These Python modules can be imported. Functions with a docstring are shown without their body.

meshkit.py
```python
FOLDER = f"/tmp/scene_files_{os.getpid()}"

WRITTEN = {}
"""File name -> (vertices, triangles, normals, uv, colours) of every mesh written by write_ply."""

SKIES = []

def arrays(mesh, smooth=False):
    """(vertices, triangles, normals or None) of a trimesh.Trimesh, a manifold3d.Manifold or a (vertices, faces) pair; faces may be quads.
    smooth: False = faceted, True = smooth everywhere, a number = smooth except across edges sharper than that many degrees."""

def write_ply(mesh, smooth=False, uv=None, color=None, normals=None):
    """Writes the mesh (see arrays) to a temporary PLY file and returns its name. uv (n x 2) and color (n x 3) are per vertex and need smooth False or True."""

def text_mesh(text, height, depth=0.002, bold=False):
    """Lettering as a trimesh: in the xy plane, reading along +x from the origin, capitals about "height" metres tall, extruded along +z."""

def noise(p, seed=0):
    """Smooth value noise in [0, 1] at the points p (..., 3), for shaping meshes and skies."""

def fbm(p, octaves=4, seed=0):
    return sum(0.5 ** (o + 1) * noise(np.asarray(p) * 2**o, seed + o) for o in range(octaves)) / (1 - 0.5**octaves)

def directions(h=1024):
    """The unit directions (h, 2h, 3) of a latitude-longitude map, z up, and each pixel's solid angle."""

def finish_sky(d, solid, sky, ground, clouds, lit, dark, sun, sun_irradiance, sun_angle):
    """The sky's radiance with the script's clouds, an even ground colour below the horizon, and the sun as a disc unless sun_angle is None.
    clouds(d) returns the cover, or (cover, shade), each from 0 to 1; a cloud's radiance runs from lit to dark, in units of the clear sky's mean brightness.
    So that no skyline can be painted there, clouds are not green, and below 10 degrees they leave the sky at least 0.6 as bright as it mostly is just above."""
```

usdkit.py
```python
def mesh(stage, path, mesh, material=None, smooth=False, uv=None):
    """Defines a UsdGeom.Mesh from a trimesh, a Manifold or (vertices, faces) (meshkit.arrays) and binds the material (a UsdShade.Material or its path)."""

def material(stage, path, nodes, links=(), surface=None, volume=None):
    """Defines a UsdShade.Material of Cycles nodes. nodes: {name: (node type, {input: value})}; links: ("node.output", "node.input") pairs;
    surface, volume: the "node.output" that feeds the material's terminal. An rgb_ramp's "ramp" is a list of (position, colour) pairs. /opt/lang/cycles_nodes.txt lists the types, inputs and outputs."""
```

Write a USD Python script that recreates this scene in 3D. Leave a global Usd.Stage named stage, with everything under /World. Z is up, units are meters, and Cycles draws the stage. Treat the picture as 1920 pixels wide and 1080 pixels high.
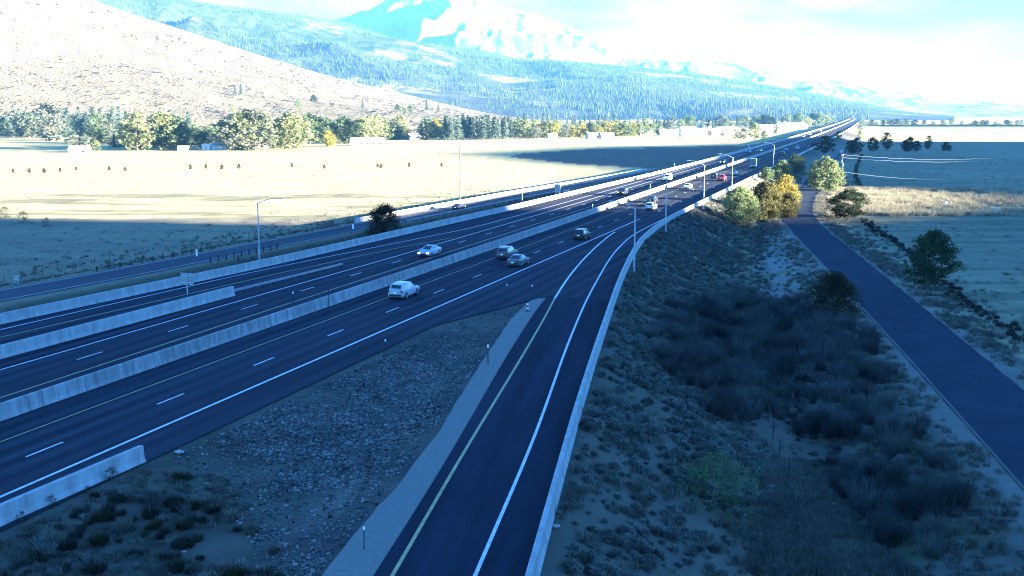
import math, random
import numpy as np, trimesh, usdkit, meshkit
from pxr import Usd, UsdGeom, UsdLux, UsdShade, Gf, Sdf, Vt

stage = Usd.Stage.CreateInMemory()
UsdGeom.SetStageUpAxis(stage, 'Z')
UsdGeom.SetStageMetersPerUnit(stage, 1.0)
UsdGeom.Xform.Define(stage, '/World')
rad, pi = math.radians, math.pi

# ------------------------------------------------------------------ camera, sky, sun, exposure
FPX, PIT, CAMH = 2029.06, 0.161784, 19.976            # focal length in photo pixels (1920 wide), downward pitch, metres above the road
cam = UsdGeom.Camera.Define(stage, '/World/camera')
cm = Gf.Matrix4d(1)
cm.SetRotate(Gf.Rotation(Gf.Vec3d(1, 0, 0), 90 - math.degrees(PIT)))
cm.SetTranslateOnly(Gf.Vec3d(0, 0, CAMH))
cam.AddTransformOp().Set(cm)
cam.CreateHorizontalApertureAttr(36.0)
cam.CreateFocalLengthAttr(36.0 * FPX / 1920.0)
cam.CreateClippingRangeAttr(Gf.Vec2f(0.5, 80000))
cam.CreateExposureAttr(4.4)

SUN_EL, SUN_AZ = rad(8.5), rad(108)
sundir = np.array([math.sin(SUN_AZ) * math.cos(SUN_EL), math.cos(SUN_AZ) * math.cos(SUN_EL), math.sin(SUN_EL)])
dome = UsdLux.DomeLight.Define(stage, '/World/sky')
dome.GetPrim().SetCustomDataByKey('kind', 'structure')
skymat = usdkit.material(stage, '/World/Looks/sky', {
    's': ('sky_texture', dict(sky_type='single_scattering', sun_disc=False, sun_elevation=SUN_EL, sun_rotation=SUN_AZ, altitude=1500.0, air_density=1.0, aerosol_density=0.5, ozone_density=8.0)),
    'tc': ('texture_coordinate', {}),
    'sep': ('separate_xyz', {}),
    'mp': ('mapping', dict(scale=(2.2, 2.2, 9.0), location=(0.3, 0.15, 0.4))),
    'nz': ('noise_texture', dict(scale=1.0, detail=5.0, roughness=0.55)),
    'cov': ('map_range', dict(range_type='smoothstep', from_min=0.40, from_max=0.60, clamp=True)),
    'low': ('map_range', dict(range_type='smoothstep', from_min=0.10, from_max=0.30, to_min=1.0, to_max=0.0, clamp=True)),
    'mul': ('math', dict(math_type='multiply')),
    'mx': ('mix_color', dict(b=(1.35, 3.0, 4.4), use_clamp=False)),
    'b': ('background_shader', dict(strength=0.05))},
    [('tc.generated', 'sep.vector'), ('tc.generated', 'mp.vector'), ('mp.vector', 'nz.vector'), ('nz.fac', 'cov.value'), ('sep.z', 'low.value'),
     ('cov.result', 'mul.value1'), ('low.result', 'mul.value2'), ('mul.value', 'mx.fac'), ('s.color', 'mx.a'), ('mx.result', 'b.color')], surface='b.background')
UsdShade.MaterialBindingAPI.Apply(dome.GetPrim()).Bind(skymat)
sun = UsdLux.DistantLight.Define(stage, '/World/sun')
sun.CreateNormalizeAttr(True); sun.CreateIntensityAttr(1.25); sun.CreateAngleAttr(0.5); sun.CreateColorAttr(Gf.Vec3f(1, 0.93, 0.80))
sun.AddTransformOp().Set(Gf.Matrix4d().SetRotate(Gf.Rotation(Gf.Vec3d(0, 0, 1), Gf.Vec3d(*sundir.tolist()))))

# ------------------------------------------------------------------ helpers
RNG = np.random.default_rng(7)
AZ, C0 = 0.330053, -46.70                              # heading of the highway and offset of the northbound lane line from the camera
U = np.array([math.sin(AZ), math.cos(AZ)]); N = np.array([math.cos(AZ), -math.sin(AZ)])

def bend(s):
    s = np.asarray(s, float)
    return -20 * (np.maximum(0, s - 760) / 1930) ** 1.5

def R(s, n, z=0.0):
    """road coordinates (along, right of the northbound lane line) to world"""
    s, n, z = np.broadcast_arrays(np.asarray(s, float), np.asarray(n, float), np.asarray(z, float))
    m = n + bend(s) + C0
    return np.stack([s * U[0] + m * N[0], s * U[1] + m * N[1], z], -1)

def road_sn(x, y):
    s = x * U[0] + y * U[1]
    return s, x * N[0] + y * N[1] - C0 - bend(s)

def ray(px, py):
    x, y = (px - 960) / FPX, -(py - 540) / FPX
    return np.array([x, math.cos(PIT) + y * math.sin(PIT), -math.sin(PIT) + y * math.cos(PIT)])

def spot(px, py, z=-4.6):
    """the point at height z that was measured at this place of the photograph"""
    d = ray(px, py); t = (z - CAMH) / d[2]
    return np.array([d[0] * t, d[1] * t, z])

def elev(px, py):
    d = ray(px, py)
    return math.degrees(math.atan2(d[0], d[1])), math.degrees(math.atan2(d[2], math.hypot(d[0], d[1])))

taken = {}
def fresh(parent, name):
    k = parent + '/' + name
    c = taken.get(k, 0); taken[k] = c + 1
    return k if c == 0 else '%s_%03d' % (k, c)

def tag(p, label=None, cat=None, group=None, kind=None):
    p = p.GetPrim() if hasattr(p, 'GetPrim') else p
    for k, v in (('label', label), ('category', cat), ('group', group), ('kind', kind)):
        if v: p.SetCustomDataByKey(k, v)
    return p

def obj(name, mesh, mat, parent='/World', smooth=False, **kw):
    m = usdkit.mesh(stage, fresh(str(parent), name), mesh, mat, smooth=smooth)
    if kw: tag(m, **kw)
    return m

def matrix(loc=(0, 0, 0), rz=0.0, sc=1.0):
    sx, sy, sz = (sc, sc, sc) if np.ndim(sc) == 0 else sc
    c, s = math.cos(rz), math.sin(rz)
    return Gf.Matrix4d(c * sx, s * sx, 0, 0, -s * sy, c * sy, 0, 0, 0, 0, sz, 0, float(loc[0]), float(loc[1]), float(loc[2]), 1)

def thing(name, loc=(0, 0, 0), rz=0.0, sc=1.0, ref=None, **kw):
    x = UsdGeom.Xform.Define(stage, fresh('/World', name))
    x.AddTransformOp().Set(matrix(loc, rz, sc))
    if ref:
        x.GetPrim().GetReferences().AddInternalReference(ref); x.GetPrim().SetInstanceable(True)
    tag(x, **kw)
    return str(x.GetPath())

layer = stage.GetRootLayer()
def kindproto(name):
    for p in ('/World/Kinds', '/World/Kinds/' + name):
        sp = layer.GetPrimAtPath(p) or Sdf.CreatePrimInLayer(layer, p)
        sp.specifier = Sdf.SpecifierClass; sp.typeName = 'Xform'
    return '/World/Kinds/' + name

class MB:
    """collects pieces of one mesh"""
    def __init__(s): s.v, s.f, s.k = [], [], 0
    def add(s, v, f):
        v = np.asarray(v, float).reshape(-1, 3); f = np.asarray(f, int)
        if f.shape[1] == 4: f = np.vstack([f[:, [0, 1, 2]], f[:, [0, 2, 3]]])
        s.v.append(v); s.f.append(f + s.k); s.k += len(v); return s
    def tm(s, m): return s.add(m.vertices, m.faces)
    def box(s, c, e, rz=0.0):
        m = trimesh.creation.box(e)
        if rz: m.apply_transform(trimesh.transformations.rotation_matrix(rz, [0, 0, 1]))
        m.apply_translation(c); return s.tm(m)
    def tube(s, pts, r, n=8):
        pts = np.asarray(pts, float); r = np.broadcast_to(np.asarray(r, float), len(pts))
        d = np.gradient(pts, axis=0); d /= np.linalg.norm(d, axis=1, keepdims=True) + 1e-12
        a = np.where(np.abs(d[:, 2:3]) > .9, [[1., 0, 0]], [[0, 0, 1.]])
        e1 = np.cross(d, a); e1 /= np.linalg.norm(e1, axis=1, keepdims=True); e2 = np.cross(d, e1)
        t = np.arange(n) * 2 * pi / n
        v = pts[:, None] + r[:, None, None] * (e1[:, None] * np.cos(t)[None, :, None] + e2[:, None] * np.sin(t)[None, :, None])
        k = len(pts); f = []
        for i in range(k - 1):
            for j in range(n): f.append([i * n + j, (i + 1) * n + j, (i + 1) * n + (j + 1) % n, i * n + (j + 1) % n])
        v = np.vstack([v.reshape(-1, 3), pts[:1], pts[-1:]])
        f = np.array(f); s.add(v, np.vstack([f[:, [0, 1, 2]], f[:, [0, 2, 3]], [[k * n, j, (j + 1) % n] for j in range(n)], [[k * n + 1, (k - 1) * n + (j + 1) % n, (k - 1) * n + j] for j in range(n)]]))
        return s
    def get(s): return np.vstack(s.v), np.vstack(s.f)

def boxmesh(c, e, rz=0.0): return MB().box(c, e, rz).get()
def tubemesh(p, r, n=8): return MB().tube(p, r, n).get()

def strip(left, right):
    k = len(left); v = np.empty((2 * k, 3)); v[0::2] = left; v[1::2] = right
    f = [[2 * i, 2 * i + 1, 2 * i + 3, 2 * i + 2] for i in range(k - 1)]
    return v, np.array(f)

def line_strip(s, n, w, z):
    s = np.asarray(s, float); n = np.broadcast_to(np.asarray(n, float), s.shape)
    return strip(R(s, n - w / 2, z), R(s, n + w / 2, z))

# ------------------------------------------------------------------ materials
def mat(name, color, rough=0.85, var=0.25, scale=1.0, bump=0.0, bscale=None, spec=0.3, stretch=None, rot=0.0, metallic=0.0, tint=None, translucent=0.0, rnd=0.0, prim=None, detail=4.0, obj_coord=False):
    c = np.array(color, float); lo = np.clip(c * (1 - var), 0, 1); hi = np.clip(c * (1 + var), 0, .95)
    if tint is not None: hi = np.array(tint, float)
    nodes = {'geo': ('geometry', {}), 'tc': ('texture_coordinate', {}), 'mr0': ('mapping', dict(rotation=(0, 0, rot))), 'mp': ('mapping', dict(scale=stretch or (1, 1, 1))),
             'nz': ('noise_texture', dict(scale=scale, detail=detail, roughness=0.62)),
             'rp': ('rgb_ramp', {'ramp': [(0.3, tuple(lo)), (0.7, tuple(hi))]}),
             'p': ('principled_bsdf', dict(roughness=rough, specular_ior_level=spec, metallic=metallic))}
    L = [('tc.object' if obj_coord else 'geo.position', 'mr0.vector'), ('mr0.vector', 'mp.vector'), ('mp.vector', 'nz.vector'), ('nz.fac', 'rp.fac')]
    out = 'rp.color'
    if prim:
        nodes['at'] = ('attribute', dict(attribute=prim))
        nodes['mm'] = ('mix_color', dict(blend_type='multiply', fac=1.0, use_clamp=False))
        L += [('at.color', 'mm.a'), (out, 'mm.b')]; out = 'mm.result'
    if rnd:
        nodes['oi'] = ('object_info', {}); nodes['mr'] = ('map_range', dict(to_min=1 - rnd, to_max=1 + rnd)); nodes['hs'] = ('hsv', {})
        nodes['mh'] = ('map_range', dict(to_min=0.5 - rnd * .07, to_max=0.5 + rnd * .07)); nodes['wn'] = ('white_noise_texture', dict(dimensions='1D'))
        L += [('oi.random', 'mr.value'), ('mr.result', 'hs.value'), ('oi.random', 'wn.w'), ('wn.value', 'mh.value'), ('mh.result', 'hs.hue'), (out, 'hs.color')]; out = 'hs.color'
    L.append((out, 'p.base_color'))
    if bump:
        nodes['bn'] = ('noise_texture', dict(scale=bscale or scale * 6, detail=3.0)); nodes['bp'] = ('bump', dict(strength=bump, distance=0.05))
        L += [('mp.vector', 'bn.vector'), ('bn.fac', 'bp.height'), ('bp.normal', 'p.normal')]
    surf = 'p.BSDF'
    if translucent:
        nodes['tr'] = ('translucent_bsdf', {}); nodes['mc'] = ('mix_closure', dict(fac=translucent))
        L += [(out, 'tr.color'), ('p.BSDF', 'mc.closure1'), ('tr.BSDF', 'mc.closure2')]; surf = 'mc.closure'
    return usdkit.material(stage, '/World/Looks/' + name, nodes, L, surface=surf)

RZ = AZ
M = {}
M['ground'] = mat('ground', (1, 1, 1), var=0.32, scale=0.35, detail=9.0, bump=.6, bscale=5.0, prim='soil', spec=0.02, rough=1.0)
M['asphalt'] = mat('asphalt', (0.029, 0.034, 0.046), var=0.32, scale=1.0, stretch=(0.9, 0.025, 1), rot=RZ, bump=0.12, bscale=40, rough=1.0, spec=0.03)
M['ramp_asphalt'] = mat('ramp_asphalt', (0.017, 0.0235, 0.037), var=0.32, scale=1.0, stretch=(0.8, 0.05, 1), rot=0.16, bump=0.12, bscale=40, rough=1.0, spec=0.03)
M['old_asphalt'] = mat('old_asphalt', (0.027, 0.036, 0.050), var=0.18, scale=0.3, bump=0.2, bscale=20, rough=1.0, spec=0.03)
M['white_paint'] = mat('white_paint', (0.52, 0.53, 0.58), var=0.28, scale=2.0)
M['yellow_paint'] = mat('yellow_paint', (0.34, 0.29, 0.15), var=0.3, scale=2.0)
def tracked_asphalt(name, c, var):
    lo, hi = np.array(c) * (1 - var), np.array(c) * (1 + var)
    nodes = {'geo': ('geometry', {}), 'mr0': ('mapping', dict(rotation=(0, 0, AZ))), 'mp': ('mapping', dict(scale=(.9, .02, 1))), 'nz': ('noise_texture', dict(scale=1.0, detail=5.0, roughness=.6)), 'rp': ('rgb_ramp', {'ramp': [(.3, tuple(lo)), (.7, tuple(hi))]}),
             'dot': ('vector_math', dict(math_type='dot_product', vector2=(float(N[0]), float(N[1]), 0.0))), 'ma': ('math', dict(math_type='multiply_add', value2=2 * pi / 1.83, value3=2 * pi * (-C0 / 1.83) - pi)), 'cs': ('math', dict(math_type='cosine')),
             'n3': ('noise_texture', dict(scale=.06, detail=3.0)), 'am': ('math', dict(math_type='multiply', value2=.42)), 'm2': ('math', dict(math_type='multiply')), 'ad': ('math', dict(math_type='add', value2=1.0)),
             'n4': ('noise_texture', dict(scale=9.0, detail=2.0)), 'sp': ('map_range', dict(from_min=.3, from_max=.7, to_min=.82, to_max=1.18)), 'm3': ('math', dict(math_type='multiply')),
             'hs': ('hsv', {}), 'p': ('principled_bsdf', dict(roughness=1.0, specular_ior_level=.03))}
    L = [('geo.position', 'mr0.vector'), ('mr0.vector', 'mp.vector'), ('mp.vector', 'nz.vector'), ('nz.fac', 'rp.fac'), ('geo.position', 'dot.vector1'), ('dot.value', 'ma.value1'), ('ma.value', 'cs.value1'), ('geo.position', 'n3.vector'), ('n3.fac', 'am.value1'),
         ('cs.value', 'm2.value1'), ('am.value', 'm2.value2'), ('m2.value', 'ad.value1'), ('geo.position', 'n4.vector'), ('n4.fac', 'sp.value'), ('ad.value', 'm3.value1'), ('sp.result', 'm3.value2'), ('m3.value', 'hs.value'), ('rp.color', 'hs.color'), ('hs.color', 'p.base_color')]
    return usdkit.material(stage, '/World/Looks/' + name, nodes, L, surface='p.BSDF')
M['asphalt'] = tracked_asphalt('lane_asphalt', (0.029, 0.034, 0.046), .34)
M['west_asphalt'] = mat('west_asphalt', (0.058, 0.064, 0.076), var=0.2, scale=0.4, stretch=(1, .1, 1), rot=RZ, rough=1.0, spec=0.03)
M['concrete'] = mat('concrete', (0.29, 0.30, 0.30), var=0.27, scale=1.2, stretch=(1, 1, .35), bump=0.25, bscale=10, rough=0.9)
M['concrete_stained'] = mat('concrete_stained', (0.21, 0.21, 0.21), var=0.3, tint=(0.31, 0.32, 0.32), scale=1.6, stretch=(1, 1, .12), bump=0.3, bscale=9, rough=0.9, rnd=0.12)
M['gravel'] = mat('gravel', (0.165, 0.16, 0.145), var=0.13, scale=3.0, bump=0.25, bscale=14, rough=1.0, spec=0.1)
M['rock'] = mat('rock', (0.10, 0.097, 0.093), var=0.6, scale=0.9, bump=0.3, bscale=12, rough=0.95, spec=0.1, rnd=0.75)
M['steel'] = mat('steel', (0.42, 0.43, 0.44), var=0.12, scale=3.0, metallic=0.6, rough=0.5)
M['galvanized'] = mat('galvanized', (0.36, 0.37, 0.38), var=0.12, scale=3.0, metallic=0.3, rough=0.55)
M['wood'] = mat('wood', (0.14, 0.11, 0.085), var=0.35, scale=2.0, stretch=(6, 6, .6), rough=0.95)
M['dark_post'] = mat('dark_post', (0.03, 0.03, 0.03), var=0.3, scale=3)
M['sign_back'] = mat('sign_back', (0.22, 0.23, 0.24), var=0.15, scale=2, metallic=0.3, rough=0.5)
M['reflector'] = mat('reflector', (0.85, 0.85, 0.85), var=0.05, scale=3, rough=0.4)
M['red_band'] = mat('red_band', (0.5, 0.05, 0.04), var=0.1, scale=3)
M['glass'] = mat('car_glass', (0.015, 0.017, 0.02), var=0.1, scale=2, rough=0.08, spec=0.8)
M['tyre'] = mat('tyre', (0.018, 0.018, 0.018), var=0.2, scale=5, rough=0.9)
M['rim'] = mat('rim', (0.35, 0.35, 0.36), var=0.1, scale=5, metallic=0.8, rough=0.35)
M['tail'] = mat('tail_light', (0.25, 0.01, 0.01), var=0.1, scale=5, rough=0.25)
M['lens'] = mat('lamp_lens', (0.75, 0.75, 0.72), var=0.05, scale=5, rough=0.2)
M['plastic'] = mat('black_plastic', (0.02, 0.02, 0.022), var=0.1, scale=5, rough=0.6)
M['bark'] = mat('bark', (0.10, 0.075, 0.055), var=0.35, scale=3, stretch=(1, 1, .3), rough=0.95)
def leafmat(k, c, t, rnd=0.25):
    M[k] = mat(k, c, var=0.45, tint=t, scale=0.7, rough=0.75, spec=0.2, translucent=0.4, rnd=rnd, obj_coord=True)
leafmat('leaf_green', (0.07, 0.11, 0.05), (0.18, 0.235, 0.11))
leafmat('leaf_lime', (0.12, 0.155, 0.060), (0.28, 0.31, 0.14))
leafmat('leaf_yellow', (0.21, 0.18, 0.03), (0.44, 0.39, 0.08))
leafmat('leaf_grey', (0.08, 0.10, 0.07), (0.20, 0.22, 0.16))
leafmat('leaf_dark', (0.010, 0.022, 0.010), (0.032, 0.052, 0.020))
leafmat('leaf_olive', (0.028, 0.026, 0.010), (0.070, 0.062, 0.026))
leafmat('needle', (0.06, 0.095, 0.07), (0.14, 0.185, 0.14))
leafmat('far_needle', (0.045, 0.07, 0.058), (0.085, 0.11, 0.095))
leafmat('sage', (0.09, 0.10, 0.085), (0.24, 0.255, 0.22), rnd=0.4)
leafmat('sage_dark', (0.02, 0.026, 0.018), (0.06, 0.07, 0.045), rnd=0.4)
leafmat('hill_brush', (0.07, 0.066, 0.045), (0.19, 0.17, 0.12), rnd=.5)
leafmat('dry_grass', (0.085, 0.085, 0.065), (0.20, 0.195, 0.15), rnd=0.4)
leafmat('straw', (0.24, 0.20, 0.12), (0.46, 0.41, 0.27), rnd=.3)
leafmat('twig', (0.030, 0.036, 0.034), (0.12, 0.125, 0.11), rnd=0.5)
def paint(name, c, rough=0.3, metallic=0.0):
    M[name] = mat(name, c, var=0.03, scale=3, rough=rough, spec=0.5, metallic=metallic)
paint('paint_silver', (0.33, 0.345, 0.37)); paint('paint_white', (0.75, 0.76, 0.78)); paint('paint_grey', (0.06, 0.065, 0.075)); paint('paint_black', (0.012, 0.012, 0.014))
paint('paint_red', (0.45, 0.02, 0.02)); paint('paint_blue', (0.03, 0.06, 0.14)); paint('paint_tan', (0.3, 0.28, 0.24)); paint('paint_paleblue', (0.45, 0.55, 0.62))
for nm, c in (('wall_white', (.7, .7, .68)), ('wall_tan', (.48, .42, .34)), ('wall_grey', (.35, .36, .37)), ('wall_blue', (.35, .45, .5)), ('roof_white', (.72, .72, .72)), ('roof_brown', (.2, .15, .12)), ('roof_grey', (.22, .23, .25))):
    M[nm] = mat(nm, c, var=0.08, scale=1.0)

# ------------------------------------------------------------------ alignments (road coordinates s, n)
def interp(tab, soft=7.0):
    a = np.array(tab, float)
    q = np.arange(max(a[0, 0], -100), min(a[-1, 0], 900) + .5, 1.0); k = np.arange(-25, 26); w = np.exp(-.5 * (k / soft) ** 2); w /= w.sum()
    if len(a) < 4 or len(q) < 80: return lambda s: np.interp(s, a[:, 0], a[:, 1])
    qq = np.concatenate([q[0] + np.arange(-25, 0), q, q[-1] + np.arange(1, 26)]); y = np.interp(qq, a[:, 0], a[:, 1])
    y[:25] = y[25] + (y[25] - y[26]) * np.arange(25, 0, -1); y[-25:] = y[-26] + (y[-26] - y[-27]) * np.arange(1, 26)
    sm = np.convolve(y, w, 'valid')
    return lambda s: np.where(np.asarray(s, float) > q[-1], np.interp(s, a[:, 0], a[:, 1]), np.interp(s, q, sm))
n_barrier = interp([(-60, 56), (0, 42), (20, 37.6), (40.6, 33.5), (66, 28.4), (75.6, 26.6), (83, 25.2), (106, 21.0), (120, 18.4), (131, 16.6), (140, 15.1), (156, 12.6), (170, 11.0), (191, 9.6), (207, 9.2), (320, 9.2), (6000, 9.2)])
n_outer = interp([(-60, -38), (40, -34.2), (80, -32.3), (120, -29.0), (160, -27.6), (212, -25.4), (320, -22.8), (420, -21.5), (6000, -21.5)])
n_right = lambda s: np.interp(s, [-100, 93, 112], [7.3, 7.3, 12.35 + float(n_stripR(112)) - 12.35])                       # right edge of the main pavement up to the gore
n_stripR = interp([(-60, 44), (0, 34.2), (40.2, 26.5), (47.8, 25.2), (63.7, 21.9), (86, 17.2), (110, 12.6), (112, 12.35)])
n_stripL = interp([(-60, 41.5), (0, 31.6), (39.5, 24.3), (53.8, 22.4), (67, 19.4), (88, 15.1), (104, 11.9), (111, 11.2)])
n_wroad = interp([(-100, -84), (0, -72), (60, -63.5), (105, -58.5), (124, -56.6), (150, -55.4), (195, -53.0), (250, -49.6), (286, -47.6), (357, -41), (450, -34.5), (600, -31), (6000, -31)])
FRONT = np.array([(18, -60), (27, 5), (42.8, 104.4), (51.4, 159.2), (65.8, 248), (80, 300), (95.4, 345), (118, 420), (143, 500), (175, 590), (240, 780), (330, 1040)], float)
_fy = np.arange(-60, 1041, 5.0)
from scipy.interpolate import PchipInterpolator
import shapely
from shapely.geometry import Polygon
front_x = PchipInterpolator(FRONT[:, 1], FRONT[:, 0])
DITCH = np.array([(14, -20), (17.5, 20), (21.6, 61.3), (22.6, 73.4), (24.5, 93), (29.3, 113.9), (35.3, 144.1), (43.9, 187.8), (58, 262), (82, 345), (125, 490)], float)
ditch_x = PchipInterpolator(DITCH[:, 1], DITCH[:, 0])
BASE = -4.6

def sstep(a, b, x):
    t = np.clip((x - a) / (b - a), 0, 1); return t * t * (3 - 2 * t)

def ground_z(x, y):
    x, y = np.asarray(x, float), np.asarray(y, float)
    s, n = road_sn(x, y)
    near = 1 - sstep(600, 1200, np.hypot(x, y))
    p = np.stack([x, y, 0 * x], -1)
    z = BASE + (meshkit.fbm(p / 23.0, 3, 3) - .5) * 0.7 * near + (meshkit.noise(p / 4.1, 9) - .5) * 0.16 * near
    nw, nb = n_outer(s), n_barrier(s)
    # low shelf of the west road
    wr = n_wroad(s)
    shelf = 1 - sstep(5.5, 13, np.abs(n - wr))
    z = z * (1 - shelf) + (-3.06) * shelf
    # east road
    yy = np.clip(y, -60, 1040); fx = front_x(yy)
    d = np.abs(x - fx)
    sh = (1 - sstep(5.5, 11, d)) * (1 - sstep(1000, 1080, y))
    # ditch between the embankment and the east road
    dx = x - ditch_x(np.clip(y, -20, 490))
    z = z - 0.9 * np.exp(-(dx / 2.2) ** 2) * (1 - sstep(330, 420, y))
    z = z * (1 - sh) + (-4.07) * sh
    bumps = (meshkit.fbm(p / 3.3, 3, 5) - .5) * 0.55
    eR = n - nb - 0.5; eL = nw - 0.6 - n
    slopeR = -0.07 - np.maximum(eR, 0) * 0.40 + bumps * sstep(0.3, 3, eR)
    slopeL = -0.07 - np.maximum(eL, 0) * 0.50
    out = np.where(eR > 0, np.maximum(z, slopeR), np.where(eL > 0, np.maximum(z, slopeL), -0.07))
    # hollow between the main lanes and the ramp
    inner = sstep(7.3, 12, n) * (1 - sstep(-5.0, -0.4, n - n_stripL(s))) * (1 - sstep(84, 106, s))
    return np.where((eR <= 0) & (eL <= 0), out - inner * (0.55 + bumps * .5), out)

# ------------------------------------------------------------------ the ground
def graded(a, b, step, far, grow):
    c = list(np.arange(a, b + step, step)); h = step
    lo, hi = [c[0]], [c[-1]]
    while hi[-1] < far: h *= grow; hi.append(hi[-1] + h)
    h = step
    while lo[-1] > -far: h *= grow; lo.append(lo[-1] - h)
    return np.array(lo[:0:-1] + c + hi[1:])
gx = graded(-130, 150, 1.25, 26000, 1.10); gy = graded(25, 330, 1.25, 26000, 1.07)
X, Y = np.meshgrid(gx, gy)
Z = ground_z(X, Y)
S_, N_ = road_sn(X, Y)
P3 = np.stack([X, Y, 0 * X], -1)
big = meshkit.fbm(P3 / 60.0, 4, 21); fine = meshkit.fbm(P3 / 6.0, 3, 31)
col = np.empty(X.shape + (3,)); col[:] = (0.45, 0.39, 0.195)
def lay(mask, c):
    m = np.clip(mask, 0, 1)[..., None]; col[:] = col * (1 - m) + np.array(c) * m
eR = N_ - n_barrier(S_); eL = n_outer(S_) - N_
fx = X - front_x(np.clip(Y, -60, 1040))
lay((fx > 7.5) * sstep(7.5, 10, fx) * (Y < 905), (0.215, 0.205, 0.135))                       # green-grey pasture east of the road
lay((fx > 0) * (Y > 905) * (Y < 1450), (0.42, 0.36, 0.19))
lay((fx > 7.5) * sstep(0.50, 0.62, big) * (Y < 905) * .6, (0.28, 0.25, 0.16))
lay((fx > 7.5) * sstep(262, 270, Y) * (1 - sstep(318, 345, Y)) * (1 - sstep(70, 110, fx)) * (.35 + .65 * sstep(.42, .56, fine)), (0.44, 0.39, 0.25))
lay((eL > 30) * sstep(.47, .6, meshkit.fbm(P3 / np.array([26.0, 5.0, 1]), 3, 91)) * (Y < 330) * .75, (0.16, 0.155, 0.10))
lay((fx > 9) * sstep(.5, .62, meshkit.fbm(P3 / np.array([22.0, 4.0, 1]), 3, 92)) * (Y < 400) * .6, (0.12, 0.13, 0.085))
lay((eL > 20) * (Y < 250) * .85, (0.22, 0.19, 0.135))
SHADE_SOIL = np.array([spot(*q, BASE)[:2] for q in ((975, 295), (1100, 307), (1230, 315), (1330, 302), (1440, 272), (1300, 276), (1100, 281), (1000, 288))])
lay(shapely.contains_xy(Polygon(SHADE_SOIL).buffer(6), X, Y) * 1.0, (0.13, 0.115, 0.095))  # dark soil colour kept inside the ridge shadow, painting that strip's shade deeper
lay((Y > 1500) * sstep(.45, .62, meshkit.fbm(P3 / 900.0 * np.array([.35, 2.2, 1]), 4, 77)) * .8, (0.20, 0.20, 0.12))
lay((Y > 1300) * sstep(.52, .6, meshkit.fbm(P3 / 700.0 * np.array([.3, 2.5, 1]), 4, 78)) * .6, (0.5, 0.45, 0.30))
lay((eL > -0.5) * (1 - sstep(20, 24, eL)) * 1.0, (0.085, 0.08, 0.055))                       # west bank
lay(np.exp(-((N_ - n_wroad(S_)) / 5.2) ** 8), (0.17, 0.155, 0.12))
lay((eR > -0.5) * (fx < 8), (0.12, 0.113, 0.088))                                           # east bank: pale soil under sage
lay((eR > 9) * (fx < -5) * sstep(.42, .6, fine), (0.10, 0.095, 0.055))
lay((eR > 6) * (fx < -7) * sstep(.5, .62, big) * .8, (0.17, 0.175, 0.10))
lay((np.abs(fx) < 7.6) * (1 - sstep(5.6, 7.6, np.abs(fx))) * (Y < 1000), (0.18, 0.17, 0.145))        # gravel verges
lay((fx > 4) * (fx < 13) * (Y < 420) * sstep(.46, .6, fine) * .8, (0.24, 0.22, 0.15))
SPUR = Polygon([spot(*q, -4.3)[:2] for q in ((1440, 442), (1488, 428), (1530, 480), (1560, 530), (1525, 562), (1455, 545), (1425, 490))])
lay(shapely.contains_xy(SPUR.buffer(1.5), X, Y) * sstep(.3, .5, fine), (0.21, 0.20, 0.17))
lay((eR < .3) & (eL < .3), (0.10, 0.096, 0.088))
gore = (N_ > 7.3) * (eR < 0) * (S_ < 118)
lay(gore, (0.075, 0.073, 0.068))
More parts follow.
